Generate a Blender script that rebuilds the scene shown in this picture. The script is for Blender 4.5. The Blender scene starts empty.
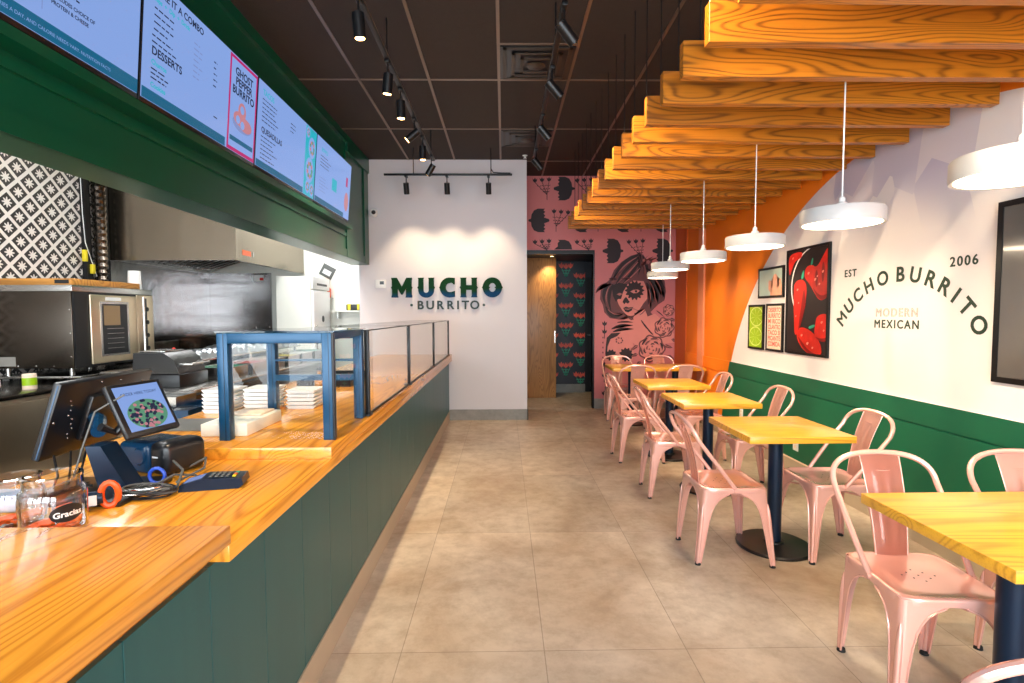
import bpy, bmesh, math, random
from mathutils import Vector, Matrix
random.seed(7)
PI = math.pi
C = bpy.context.scene.collection
sc = bpy.context.scene

# ------------------------------------------------------------------ helpers
def lin(c):
    c /= 255.0
    return c/12.92 if c <= .04045 else ((c+.055)/1.055)**2.4
def S(r, g, b): return (lin(r), lin(g), lin(b), 1.0)

def world_off(o):
    v = Vector((0, 0, 0))
    while o:
        v += o.location; o = o.parent
    return v

class MB:
    """collects shapes into one mesh"""
    def __init__(s): s.bm = bmesh.new()
    def _add(s, t, M=None, mi=0):
        if M is not None: bmesh.ops.transform(t, matrix=M, verts=t.verts)
        for f in t.faces: f.material_index = mi
        me = bpy.data.meshes.new('t'); t.to_mesh(me); t.free()
        s.bm.from_mesh(me); bpy.data.meshes.remove(me); return s
    def box(s, x0, x1, y0, y1, z0, z1, bev=0, M=None, mi=0, seg=2):
        t = bmesh.new(); bmesh.ops.create_cube(t, size=1)
        for v in t.verts:
            v.co = Vector(((x0+x1)/2+v.co.x*(x1-x0), (y0+y1)/2+v.co.y*(y1-y0), (z0+z1)/2+v.co.z*(z1-z0)))
        if bev: bmesh.ops.bevel(t, geom=list(t.edges), offset=bev, segments=seg, affect='EDGES', profile=.5)
        return s._add(t, M, mi)
    def cyl(s, p0, p1, r0, r1=None, n=20, mi=0, cap=True):
        r1 = r0 if r1 is None else r1
        p0, p1 = Vector(p0), Vector(p1); d = p1-p0
        t = bmesh.new(); bmesh.ops.create_cone(t, cap_ends=cap, segments=n, radius1=r0, radius2=r1, depth=d.length)
        return s._add(t, Matrix.Translation((p0+p1)/2) @ d.to_track_quat('Z', 'Y').to_matrix().to_4x4(), mi)
    def lathe(s, prof, n=32, M=None, mi=0):
        t = bmesh.new(); rings = []
        for r, z in prof:
            if r < 1e-6: rings.append([t.verts.new((0, 0, z))])
            else: rings.append([t.verts.new((r*math.cos(2*PI*i/n), r*math.sin(2*PI*i/n), z)) for i in range(n)])
        for a, b in zip(rings, rings[1:]):
            for i in range(n):
                j = (i+1) % n
                if len(a) == 1 and len(b) == 1: continue
                if len(a) == 1: t.faces.new((a[0], b[j], b[i]))
                elif len(b) == 1: t.faces.new((a[i], a[j], b[0]))
                else: t.faces.new((a[i], a[j], b[j], b[i]))
        bmesh.ops.recalc_face_normals(t, faces=t.faces)
        return s._add(t, M, mi)
    def prism(s, pts, d, M=None, mi=0):
        """polygon pts (x,y) extruded from z=0 to z=d"""
        t = bmesh.new()
        lo = [t.verts.new((p[0], p[1], 0)) for p in pts]
        f = t.faces.new(lo)
        if d:
            r = bmesh.ops.extrude_face_region(t, geom=[f])
            for v in r['geom']:
                if isinstance(v, bmesh.types.BMVert): v.co.z += d
            bmesh.ops.recalc_face_normals(t, faces=t.faces)
        big = [f for f in t.faces if len(f.verts) > 4]
        if big: bmesh.ops.triangulate(t, faces=big)
        return s._add(t, M, mi)
    def tube(s, pts, r, n=8, mi=0, rr=None, M=None):
        pts = [Vector(p) for p in pts]; t = bmesh.new(); rings = []
        up = None
        for i, p in enumerate(pts):
            a = pts[max(i-1, 0)]; b = pts[min(i+1, len(pts)-1)]
            d = (b-a).normalized()
            if up is None:
                up = Vector((0, 0, 1)) if abs(d.z) < .9 else Vector((1, 0, 0))
            u = (up - d*up.dot(d)); u = u.normalized() if u.length > 1e-6 else d.orthogonal().normalized()
            v = d.cross(u); up = u
            q = rr[i] if rr else r
            rings.append([t.verts.new(p+(u*math.cos(2*PI*k/n)+v*math.sin(2*PI*k/n))*q) for k in range(n)])
        for a, b in zip(rings, rings[1:]):
            for k in range(n): t.faces.new((a[k], a[(k+1) % n], b[(k+1) % n], b[k]))
        t.faces.new(rings[0][::-1]); t.faces.new(rings[-1])
        bmesh.ops.recalc_face_normals(t, faces=t.faces)
        return s._add(t, M, mi)
    def ball(s, c, r, sc3=(1, 1, 1), u=16, v=10, mi=0, M=None):
        t = bmesh.new(); bmesh.ops.create_uvsphere(t, u_segments=u, v_segments=v, radius=r)
        X = Matrix.Translation(c) @ Matrix.Diagonal((*sc3, 1))
        return s._add(t, (M @ X) if M is not None else X, mi)
    def mesh(s, me, M=None, mi=0):
        t = bmesh.new(); t.from_mesh(me); return s._add(t, M, mi)
    def xf(s, M):
        bmesh.ops.transform(s.bm, matrix=M, verts=s.bm.verts); return s
    def build(s, name, mats, parent=None, world=True, sharp=35, rot=None):
        if parent is not None and world:
            off = world_off(parent)
            bmesh.ops.translate(s.bm, verts=s.bm.verts, vec=-off)
        me = bpy.data.meshes.new(name); s.bm.to_mesh(me); s.bm.free()
        for m in (mats if isinstance(mats, (list, tuple)) else [mats]): me.materials.append(m)
        for p in me.polygons: p.use_smooth = True
        me.set_sharp_from_angle(angle=math.radians(sharp))
        o = bpy.data.objects.new(name, me); C.objects.link(o)
        if parent is not None: o.parent = parent
        return o

def tag(o, label=None, cat=None, group=None, kind=None):
    if label: o['label'] = label
    if cat: o['category'] = cat
    if group: o['group'] = group
    if kind: o['kind'] = kind
    return o
def thing(name, label, cat, loc=(0, 0, 0), rz=0, group=None):
    o = bpy.data.objects.new(name, None); C.objects.link(o)
    o.location = loc; o.rotation_euler = (0, 0, rz); o.empty_display_size = .1
    return tag(o, label, cat, group)
def struct(name, mb, m): return tag(mb.build(name, m), kind='structure')
def dup(o, parent=None):
    c = o.copy(); C.objects.link(c)
    if parent is not None: c.parent = parent
    for ch in list(o.children): dup(ch, c)
    return c
ORD = ['nearest', 'second', 'third', 'fourth', 'fifth', 'sixth', 'seventh', 'eighth', 'ninth', 'tenth', 'eleventh', 'twelfth', 'thirteenth', 'fourteenth', 'fifteenth', 'sixteenth', 'farthest']

def glyphs(txt, size, off=0.0, ext=0.0, sp=1.0, align='CENTER', shear=0, fill=True):
    cu = bpy.data.curves.new('t', 'FONT'); cu.body = txt; cu.size = size; cu.offset = off; cu.extrude = ext
    cu.space_character = sp; cu.align_x = align; cu.align_y = 'CENTER'; cu.resolution_u = 4
    if not fill: cu.fill_mode = 'NONE'; cu.bevel_depth = .0016; cu.bevel_resolution = 1
    ob = bpy.data.objects.new('t', cu); C.objects.link(ob)
    dg = bpy.context.evaluated_depsgraph_get(); dg.update()
    me = bpy.data.meshes.new_from_object(ob.evaluated_get(dg))
    bpy.data.objects.remove(ob); bpy.data.curves.remove(cu)
    return me
# frames: text lying in XY mapped to a wall
def face_mY(x, y, z): # reads from -Y side (camera side), x right, z up
    return Matrix.Translation((x, y, z)) @ Matrix.Rotation(PI/2, 4, 'X')
def face_mX(x, y, z): # on right wall, seen from -X ; text runs towards -Y
    return Matrix.Translation((x, y, z)) @ Matrix.Rotation(-PI/2, 4, 'Z') @ Matrix.Rotation(PI/2, 4, 'X')
def face_pX(x, y, z): # seen from +X ; text runs towards +Y
    return Matrix.Translation((x, y, z)) @ Matrix.Rotation(PI/2, 4, 'Z') @ Matrix.Rotation(PI/2, 4, 'X')

# ------------------------------------------------------------------ materials
class NT:
    def __init__(s, name):
        s.m = bpy.data.materials.new(name); s.m.use_nodes = True
        s.t = s.m.node_tree; s.b = s.t.nodes['Principled BSDF']
    def n(s, typ, **kw):
        x = s.t.nodes.new(typ)
        for k, v in kw.items():
            if k.startswith('i_'):
                key = k[2:]
                x.inputs[int(key) if key.isdigit() else key.replace('_', ' ')].default_value = v
            else: setattr(x, k, v)
        return x
    def l(s, a, b): s.t.links.new(a, b)
    def math(s, op, a, b=None, c=None):
        x = s.t.nodes.new('ShaderNodeMath'); x.operation = op
        for i, v in enumerate((a, b, c)):
            if v is None: continue
            if isinstance(v, (int, float)): x.inputs[i].default_value = v
            else: s.l(v, x.inputs[i])
        return x.outputs[0]
    def mix(s, fac, a, b):
        x = s.t.nodes.new('ShaderNodeMix'); x.data_type = 'RGBA'
        for i, v in ((0, fac), (6, a), (7, b)):
            if isinstance(v, (int, float, tuple)): x.inputs[i].default_value = v
            else: s.l(v, x.inputs[i])
        return x.outputs[2]
    def set(s, **kw):
        for k, v in kw.items():
            key = {'rough': 'Roughness', 'metal': 'Metallic', 'coat': 'Coat Weight', 'coatr': 'Coat Roughness', 'spec': 'Specular IOR Level', 'trans': 'Transmission Weight', 'ior': 'IOR', 'alpha': 'Alpha', 'aniso': 'Anisotropic'}[k]
            s.b.inputs[key].default_value = v
        return s
def plain(name, col, rough=.5, metal=0, var=.06, coat=0, spec=.5, scale=6, bump=0):
    k = NT(name); k.set(rough=rough, metal=metal, coat=coat, spec=spec)
    tc = k.n('ShaderNodeTexCoord'); no = k.n('ShaderNodeTexNoise', i_Scale=scale, i_Detail=3.0)
    k.l(tc.outputs['Object'], no.inputs['Vector'])
    d = tuple(c*(1-var*2) for c in col[:3])+(1,); u = tuple(min(1, c*(1+var)) for c in col[:3])+(1,)
    k.l(k.mix(no.outputs['Fac'], d, u), k.b.inputs['Base Color'])
    if bump:
        bp = k.n('ShaderNodeBump', i_Strength=bump, i_Distance=.002); n2 = k.n('ShaderNodeTexNoise', i_Scale=scale*12, i_Detail=4.0)
        k.l(tc.outputs['Object'], n2.inputs['Vector']); k.l(n2.outputs['Fac'], bp.inputs['Height']); k.l(bp.outputs[0], k.b.inputs['Normal'])
    return k.m
def emit(name, col, st):
    k = NT(name); k.b.inputs['Base Color'].default_value = (0, 0, 0, 1) if st < 3 else col
    k.b.inputs['Emission Color'].default_value = col; k.b.inputs['Emission Strength'].default_value = st
    k.set(rough=.25, spec=.5 if st < 3 else .2)
    return k.m
def glass(name, col=(1, 1, 1, 1), refl=.5, rough=0.0):
    k = NT(name); k.t.nodes.remove(k.b)
    out = k.t.nodes['Material Output']; tr = k.n('ShaderNodeBsdfTransparent', i_Color=col); gl = k.n('ShaderNodeBsdfGlossy', i_Roughness=rough)
    fr = k.n('ShaderNodeFresnel', i_IOR=1.45); mx = k.n('ShaderNodeMixShader')
    ge = k.n('ShaderNodeNewGeometry'); k.l(k.math('MULTIPLY', k.math('MULTIPLY', fr.outputs[0], refl*2), k.math('SUBTRACT', 1.0, ge.outputs['Backfacing'])), mx.inputs[0]); k.l(tr.outputs[0], mx.inputs[1]); k.l(gl.outputs[0], mx.inputs[2]); k.l(mx.outputs[0], out.inputs[0])
    return k.m
def wood(name, light, mid, dark, axis='X', freq=9.0, rough=.35, coat=.3, dist=7.0, ring=.5, stretch=.1, nsc=4.5):
    k = NT(name); k.set(rough=rough, coat=coat, coatr=.15)
    tc = k.n('ShaderNodeTexCoord'); oi = k.n('ShaderNodeObjectInfo')
    add = k.n('ShaderNodeVectorMath', operation='ADD'); mul = k.n('ShaderNodeVectorMath', operation='SCALE'); mul.inputs['Scale'].default_value = 37.0
    cmb = k.n('ShaderNodeCombineXYZ')
    for i in range(3): k.l(oi.outputs['Random'], cmb.inputs[i])
    k.l(cmb.outputs[0], mul.inputs[0]); k.l(tc.outputs['Object'], add.inputs[0]); k.l(mul.outputs[0], add.inputs[1])
    mp = k.n('ShaderNodeMapping'); sx = [1, 1, 1]; sx['XYZ'.index(axis)] = stretch; mp.inputs['Scale'].default_value = sx
    k.l(add.outputs[0], mp.inputs['Vector'])
    n1 = k.n('ShaderNodeTexNoise', i_Scale=nsc, i_Detail=1.2, i_Roughness=.4, i_Distortion=.25); k.l(mp.outputs[0], n1.inputs['Vector'])
    # contour lines of a stretched field give cathedral grain
    r1 = k.math('MULTIPLY', n1.outputs['Fac'], freq*2.6); r2 = k.math('SINE', k.math('MULTIPLY', r1, 2*PI))
    r3 = k.math('POWER', k.math('ADD', k.math('MULTIPLY', r2, .5), .5), 3.0)
    mp2 = k.n('ShaderNodeMapping'); s2 = [60, 60, 60]; s2['XYZ'.index(axis)] = 1.6; mp2.inputs['Scale'].default_value = s2
    k.l(add.outputs[0], mp2.inputs['Vector'])
    n2 = k.n('ShaderNodeTexNoise', i_Scale=2.0, i_Detail=4.0, i_Roughness=.6); k.l(mp2.outputs[0], n2.inputs['Vector'])
    n3 = k.n('ShaderNodeTexNoise', i_Scale=1.2, i_Detail=1.0); k.l(mp.outputs[0], n3.inputs['Vector'])
    base = k.mix(n3.outputs['Fac'], light, mid)
    f = k.math('MULTIPLY', k.math('MULTIPLY', r3, ring), k.math('ADD', n2.outputs['Fac'], .35))
    c1 = k.mix(f, base, dark)
    rp = k.n('ShaderNodeMapRange', i_1=.5, i_2=.75, i_3=0.0, i_4=.28); k.l(n2.outputs['Fac'], rp.inputs[0])
    k.l(k.mix(rp.outputs[0], c1, dark), k.b.inputs['Base Color'])
    return k.m

M = {}
WL, WM_, WD = S(240, 190, 70), S(222, 148, 34), S(120, 62, 8)
M['oak_y'] = wood('counter oak', S(238, 176, 66), S(224, 144, 38), S(158, 84, 16), 'Y', 9, .22, .5, ring=.6)
M['oak_x'] = wood('counter oak cross', S(238, 172, 62), S(222, 140, 34), S(130, 66, 10), 'X', 8, .3, .5, ring=.75)
M['table'] = wood('table oak', S(236, 184, 62), S(222, 156, 42), S(160, 92, 24), 'X', 7, .32, .3, ring=.5)
M['beam'] = wood('beam oak', S(196, 124, 28), S(166, 92, 12), S(64, 30, 3), 'X', 9, .42, .1, ring=.75, stretch=.14, nsc=6.5)
M['walnut'] = wood('door oak', S(186, 136, 84), S(164, 114, 64), S(96, 60, 30), 'Z', 9, .45, .1, ring=.55, nsc=7, stretch=.12)
M['board'] = wood('board oak', S(206, 150, 70), S(180, 116, 46), S(90, 50, 18), 'X', 6, .5, 0, ring=.6)
M['white'] = plain('white wall paint', S(214, 210, 214), .6, var=.01)
M['kwhite'] = plain('kitchen wall panel', S(236, 236, 226), .35, var=.01)
M['ceil'] = plain('ceiling tile', S(47, 38, 33), .8, var=.12, scale=30, bump=.5)
M['tbar'] = plain('ceiling grid metal', S(130, 112, 98), .32, .6, var=.04)
M['green'] = plain('green paint', S(8, 84, 58), .3, var=.05)
M['dgreen'] = plain('dark green paint', S(2, 74, 50), .28, var=.05)
M['black'] = plain('black metal', S(22, 22, 24), .35, .3, var=.1)
M['blackpl'] = plain('black plastic', S(24, 25, 28), .3, var=.1)
M['navy'] = plain('navy metal', S(12, 36, 60), .28, .35, var=.06)
M['blueframe'] = plain('blue painted frame', S(8, 68, 104), .3, .2, var=.06)
M['bluepl'] = plain('blue plastic', S(18, 58, 90), .25, var=.06)
M['pink'] = plain('pink chair enamel', S(248, 190, 176), .24, .42, var=.02, coat=.7)
M['rubber'] = plain('black rubber', S(18, 18, 18), .7)
M['steel'] = plain('stainless steel', S(196, 194, 190), .24, 1, var=.05, scale=2)
M['dsteel'] = plain('smoked steel', S(100, 92, 84), .26, 1, var=.12, scale=2)
M['foil'] = plain('aluminium foil', S(176, 182, 188), .28, 1, var=.05, scale=8, bump=1)
M['whitepl'] = plain('white plastic', S(238, 238, 236), .4, var=.01)
M['shade'] = plain('pendant white enamel', S(196, 194, 192), .4, var=.01)
M['ventm'] = plain('dark vent metal', S(70, 60, 50), .4, .4)
M['ratingp'] = plain('rating plate', S(150, 146, 138), .5)
M['foam'] = plain('white foam board', S(240, 238, 226), .6, var=.02)
M['orangepl'] = plain('orange plastic', S(240, 92, 24), .35)
M['cream'] = plain('cream paper', S(240, 214, 190), .6, var=.02)
M['grey'] = plain('grey mat', S(92, 94, 92), .6)
M['orangewall'] = plain('orange wall paint', S(238, 128, 36), .5, var=.03)
M['peach'] = plain('peach trim paint', S(240, 150, 104), .5, var=.03)
M['pinkwall'] = plain('pink wallpaper', S(206, 122, 124), .55, var=.02)
M['ink'] = plain('charcoal mural ink', S(38, 26, 32), .6)
M['ink2'] = plain('brown mural ink', S(106, 62, 66), .6)
M['ink3'] = plain('light mural ink', S(176, 108, 106), .6)
M['skin'] = plain('mural skin tone', S(222, 142, 134), .6)
M['navywall'] = plain('navy wallpaper', S(20, 26, 40), .5)
M['coral'] = plain('coral print', S(236, 96, 78), .6)
M['leaf'] = plain('green print', S(50, 164, 130), .6)
M['glass'] = glass('clear glass', (.97, .985, .98, 1), .5)
M['jarglass'] = glass('jar glass', (.95, .965, .975, 1), 2.4, .03)
M['poster'] = plain('matt black print', S(36, 28, 28), .4)
M['chili'] = plain('red chilli print', S(214, 36, 22), .4, var=.25, scale=14)
M['chili_hi'] = plain('light chilli print', S(250, 150, 130), .4)
M['chili_dk'] = plain('dark chilli print', S(138, 14, 12), .4)
M['lime'] = plain('lime print', S(166, 206, 20), .4, var=.12, scale=20)
M['lime_hi'] = plain('pale lime print', S(222, 240, 140), .4)
M['mint'] = plain('mint print', S(190, 214, 200), .4)
M['cactus'] = plain('peach cactus print', S(240, 170, 138), .4, var=.1, scale=20)
M['redprint'] = plain('red letter print', S(222, 100, 86), .5)
M['textink'] = plain('dark green lettering', S(36, 58, 42), .5)
M['greyink'] = plain('grey lettering outline', S(170, 158, 146), .5)
M['yellow'] = plain('yellow plastic', S(226, 206, 40), .4)
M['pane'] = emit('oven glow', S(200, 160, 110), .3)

def metal_brushed(name, col, rough, axis='Z', st=.25):
    k = NT(name); k.set(rough=rough, metal=1)
    k.b.inputs['Base Color'].default_value = col
    tc = k.n('ShaderNodeTexCoord'); mp = k.n('ShaderNodeMapping'); s = [90, 90, 90]; s['XYZ'.index(axis)] = 1.2; mp.inputs['Scale'].default_value = s
    no = k.n('ShaderNodeTexNoise', i_Scale=1.0, i_Detail=3.0); k.l(tc.outputs['Object'], mp.inputs['Vector']); k.l(mp.outputs[0], no.inputs['Vector'])
    bp = k.n('ShaderNodeBump', i_Strength=st, i_Distance=.001); k.l(no.outputs['Fac'], bp.inputs['Height'])
    # gentle dents so that reflections waver
    n2 = k.n('ShaderNodeTexNoise', i_Scale=2.5, i_Detail=1.0); mp2 = k.n('ShaderNodeMapping'); s = [3, 3, 3]; s['XYZ'.index(axis)] = .5; mp2.inputs['Scale'].default_value = s
    k.l(tc.outputs['Object'], mp2.inputs['Vector']); k.l(mp2.outputs[0], n2.inputs['Vector'])
    b2 = k.n('ShaderNodeBump', i_Strength=.35, i_Distance=.01); k.l(n2.outputs['Fac'], b2.inputs['Height']); k.l(bp.outputs[0], b2.inputs['Normal'])
    k.l(b2.outputs[0], k.b.inputs['Normal'])
    return k.m
M['hood'] = metal_brushed('brushed hood steel', S(150, 138, 122), .26, 'Z')
M['warmsteel'] = metal_brushed('warm brushed steel', S(222, 204, 176), .34, 'Z')
M['clad'] = metal_brushed('steel cladding', S(170, 168, 168), .21, 'X')

def stone(name, tiles):
    k = NT(name); k.set(rough=.42, spec=.45)
    tc = k.n('ShaderNodeTexCoord'); P = tc.outputs['Object']
    a = k.n('ShaderNodeTexNoise', i_Scale=1.3, i_Detail=8.0, i_Roughness=.62, i_Distortion=.6); k.l(P, a.inputs['Vector'])
    b = k.n('ShaderNodeTexNoise', i_Scale=9.0, i_Detail=8.0, i_Roughness=.7); k.l(P, b.inputs['Vector'])
    rp = k.n('ShaderNodeMapRange', i_1=.32, i_2=.70, i_3=0.0, i_4=1.0); k.l(a.outputs['Fac'], rp.inputs[0])
    if tiles: c = k.mix(rp.outputs[0], S(168, 146, 122), S(212, 199, 182))
    else: c = k.mix(rp.outputs[0], S(126, 126, 122), S(156, 154, 146))
    r2 = k.n('ShaderNodeMapRange', i_1=.42, i_2=.75, i_3=0.0, i_4=.5); k.l(b.outputs['Fac'], r2.inputs[0])
    c = k.mix(r2.outputs[0], c, S(134, 112, 90) if tiles else S(100, 100, 98))
    if tiles:
        mp = k.n('ShaderNodeMapping'); mp.inputs['Location'].default_value = (-.167+6.1, -3.389+12.2, 0); k.l(P, mp.inputs['Vector'])
        br = k.n('ShaderNodeTexBrick', offset=0.0, i_Scale=1.0, i_Mortar_Size=.0022, i_Mortar_Smooth=.2, i_Brick_Width=.61, i_Row_Height=1.22)
        br.inputs['Color1'].default_value = (.9, .9, .9, 1); br.inputs['Color2'].default_value = (1.1, 1.1, 1.1, 1); br.inputs['Mortar'].default_value = (.62, .6, .58, 1)
        k.l(mp.outputs[0], br.inputs['Vector'])
        x = k.n('ShaderNodeMix', data_type='RGBA', blend_type='MULTIPLY'); x.inputs[0].default_value = 1
        k.l(c, x.inputs[6]); k.l(br.outputs['Color'], x.inputs[7]); c = x.outputs[2]
    k.l(c, k.b.inputs['Base Color'])
    rr = k.n('ShaderNodeMapRange', i_1=.3, i_2=.7, i_3=.3, i_4=.5); k.l(b.outputs['Fac'], rr.inputs[0]); k.l(rr.outputs[0], k.b.inputs['Roughness'])
    return k.m
M['floor'] = stone('stone floor tile', True)
M['basetile'] = stone('grey stone tile', False)
M['basebeige'] = plain('beige base tile', S(176, 160, 138), .4, var=.12, scale=3)

def circle_wall():
    k = NT('right wall paint'); k.set(rough=.5)
    tc = k.n('ShaderNodeTexCoord'); sp = k.n('ShaderNodeSeparateXYZ'); k.l(tc.outputs['Object'], sp.inputs[0])
    y, z = sp.outputs['Y'], sp.outputs['Z']
    dy = k.math('SUBTRACT', y, 3.31); dz = k.math('SUBTRACT', z, -.216)
    r = k.math('SQRT', k.math('ADD', k.math('MULTIPLY', dy, dy), k.math('MULTIPLY', dz, dz)))
    ins = k.math('LESS_THAN', r, 2.855); low = k.math('LESS_THAN', z, .888)
    # faint lilac facets mixed into the white field, stronger towards the top
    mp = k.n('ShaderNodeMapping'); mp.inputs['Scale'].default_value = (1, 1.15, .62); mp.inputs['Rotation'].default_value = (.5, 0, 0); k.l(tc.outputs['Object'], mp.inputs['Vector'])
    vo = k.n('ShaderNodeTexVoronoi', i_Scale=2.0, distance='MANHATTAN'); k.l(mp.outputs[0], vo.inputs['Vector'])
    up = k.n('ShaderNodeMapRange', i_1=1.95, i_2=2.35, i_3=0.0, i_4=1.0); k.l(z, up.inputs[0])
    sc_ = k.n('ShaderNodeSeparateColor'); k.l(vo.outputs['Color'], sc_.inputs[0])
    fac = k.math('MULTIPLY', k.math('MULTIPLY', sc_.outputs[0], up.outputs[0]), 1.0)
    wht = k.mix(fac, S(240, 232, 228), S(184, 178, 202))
    c = k.mix(low, wht, S(2, 94, 64))
    no = k.n('ShaderNodeTexNoise', i_Scale=3.0, i_Detail=2.0); k.l(tc.outputs['Object'], no.inputs['Vector'])
    orr = k.mix(no.outputs['Fac'], S(240, 118, 16), S(248, 136, 24))
    k.l(k.mix(ins, orr, c), k.b.inputs['Base Color'])
    return k.m
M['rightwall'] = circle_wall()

def star_tile():
    k = NT('star tile'); k.set(rough=.3)
    tc = k.n('ShaderNodeTexCoord'); sp = k.n('ShaderNodeSeparateXYZ'); k.l(tc.outputs['Object'], sp.inputs[0])
    y = k.math('DIVIDE', k.math('SUBTRACT', sp.outputs['Y'], 4.895-20*.232), .232); z = k.math('DIVIDE', k.math('SUBTRACT', sp.outputs['Z'], 2.78-20*.222), .222)
    a = k.math('ADD', k.math('ADD', y, z), .5); b = k.math('ADD', k.math('SUBTRACT', y, z), 50.5)
    fa = k.math('SUBTRACT', k.math('FRACT', a), .5); fb = k.math('SUBTRACT', k.math('FRACT', b), .5)
    aa = k.math('ABSOLUTE', fa); ab = k.math('ABSOLUTE', fb)
    band = k.math('GREATER_THAN', k.math('MAXIMUM', aa, ab), .40)
    rad = k.math('SQRT', k.math('ADD', k.math('MULTIPLY', fa, fa), k.math('MULTIPLY', fb, fb)))
    ang = k.math('ARCTAN2', fb, fa)
    rs = k.math('ADD', k.math('MULTIPLY', k.math('COSINE', k.math('MULTIPLY', ang, 8)), .08), .225)
    star = k.math('LESS_THAN', rad, rs)
    k.l(k.mix(k.math('MAXIMUM', band, star), S(48, 46, 46), S(226, 220, 214)), k.b.inputs['Base Color'])
    return k.m
M['star'] = star_tile()

def panel_paint():
    k = NT('counter front paint'); k.set(rough=.38)
    tc = k.n('ShaderNodeTexCoord'); mp = k.n('ShaderNodeMapping'); mp.inputs['Scale'].default_value = (1, 5, .4); k.l(tc.outputs['Object'], mp.inputs['Vector'])
    no = k.n('ShaderNodeTexNoise', i_Scale=3.0, i_Detail=3.0); k.l(mp.outputs[0], no.inputs['Vector'])
    k.l(k.mix(no.outputs['Fac'], S(14, 72, 76), S(26, 86, 88)), k.b.inputs['Base Color'])
    return k.m
M['panel'] = panel_paint()

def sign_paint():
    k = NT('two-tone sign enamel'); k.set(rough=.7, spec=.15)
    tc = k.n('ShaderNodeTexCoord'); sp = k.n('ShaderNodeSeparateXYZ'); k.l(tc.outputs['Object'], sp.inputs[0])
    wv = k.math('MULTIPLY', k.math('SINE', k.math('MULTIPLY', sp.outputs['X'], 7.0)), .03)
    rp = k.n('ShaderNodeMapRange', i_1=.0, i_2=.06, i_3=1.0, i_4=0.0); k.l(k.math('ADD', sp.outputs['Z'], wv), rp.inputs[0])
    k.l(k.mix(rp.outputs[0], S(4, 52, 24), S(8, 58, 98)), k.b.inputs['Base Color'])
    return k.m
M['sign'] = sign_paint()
M['signside'] = plain('sign edge', S(16, 44, 42), .5)
M['scr'] = emit('menu screen blue white', S(140, 172, 236), .66)
M['scrband'] = emit('menu screen teal band', S(34, 124, 168), .45)
M['scrink'] = emit('menu ink', S(48, 60, 92), .45)
M['scrteal'] = emit('menu teal ink', S(40, 170, 190), .8)
M['scrgrey'] = emit('menu grey ink', S(120, 138, 190), .8)
M['scrred'] = emit('menu magenta border', S(190, 40, 110), .7)
M['scrfood'] = emit('menu food tone', S(196, 130, 140), .7)
M['scrleaf'] = emit('menu salad tone', S(92, 150, 120), .7)
M['lamp'] = emit('pendant diffuser', S(255, 232, 200), 7.0)
M['spotlens'] = emit('spot lens', S(255, 196, 120), 14.0)
M['troffer'] = emit('kitchen light panel', S(244, 248, 255), 6.0)

# ------------------------------------------------------------------ key dimensions
XW, YB, YP, ZC, XK, YK, Y0 = 2.5985, 7.084, 7.9, 3.486, -4.4, 7.9, -1.6

# ------------------------------------------------------------------ shell
struct('floor', MB().box(XK-.1, XW+.1, Y0-.1, 9.75, -.1, 0), M['floor'])
struct('ceiling', MB().box(XK-.1, XW+.1, Y0-.1, 8.0, ZC, ZC+.1), M['ceil'])
struct('wall_left', MB().box(XK-.1, XK, Y0, YK+.1, 0, ZC), M['star'])
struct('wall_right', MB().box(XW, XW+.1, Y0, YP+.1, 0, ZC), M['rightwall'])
struct('wall_kitchen', MB().box(XK, -1.9, YK, YK+.1, 0, ZC), M['kwhite'])
struct('wall_sign', MB().box(-1.933, .314, YB, YK, 0, ZC), M['white'])
b = MB().box(1.341, XW, YP, YP+.1, 0, ZC).box(.2, 1.341, YP, YP+.1, 2.39, ZC)
struct('wall_back', b, M['pinkwall'])
# front wall with storefront openings (behind the camera)
b = MB().box(XK-.1, XW+.1, Y0-.1, Y0, 0, .12).box(XK-.1, XW+.1, Y0-.1, Y0, 3.1, ZC)
for x in (XK-.1, -2.75, -1.1, .55, XW-.12): b.box(x, x+.2, Y0-.1, Y0, .12, 3.1)
struct('wall_front', b, M['black'])
b = MB()
for x0, x1 in ((XK+.1, -2.75), (-2.55, -1.1), (-.9, .55), (.75, XW-.12)): b.box(x0, x1, Y0-.06, Y0-.05, .12, 3.1)
struct('window_1', b, M['glass'])
# corridor behind the opening
struct('wall_corridor', MB().box(1.62, 1.7, YP+.1, 9.75, 0, 2.5).box(.0, 1.7, 9.65, 9.75, 0, 2.5).box(-.05, .0, YP+.1, 9.65, 0, 2.5), M['navywall'])
struct('ceiling_corridor', MB().box(-.05, 1.7, YP+.1, 9.75, 2.39, 2.47), M['black'])
struct('trim_1', MB().box(.314, 1.341, YP-.015, YP+.1, 2.33, 2.39).box(1.341, 1.365, YP-.012, YP+.1, 0, 2.39), M['black'])
# dado on the right wall: panel, groove and cap
b = MB().box(XW-.016, XW, Y0, 7.43, .13, .735).box(XW-.016, XW, Y0, 7.43, .747, .888).box(XW-.006, XW, Y0, 7.43, .735, .747)
struct('trim_2', b, M['rightwall'])
struct('trim_3', MB().box(XW-.02, XW, 6.76, 6.95, 0.0, ZC), M['peach'])
struct('trim_4', MB().box(XW-.012, XW, 7.43, YP, .13, ZC), plain('deep orange paint', S(206, 92, 24), .5, var=.03))
struct('trim_5', MB().box(XW-.022, XW, Y0, 6.76, .128, .14), M['cream'])
struct('baseboard_right', MB().box(XW-.02, XW, Y0, YP, 0, .128), M['basebeige'])
struct('baseboard_sign', MB().box(-.74, .326, YB-.012, YB, 0, .146).box(.314, .326, YB-.012, YK, 0, .146), M['basetile'])
struct('baseboard_back', MB().box(1.365, XW, YP-.012, YP, 0, .15), M['basetile'])
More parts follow.
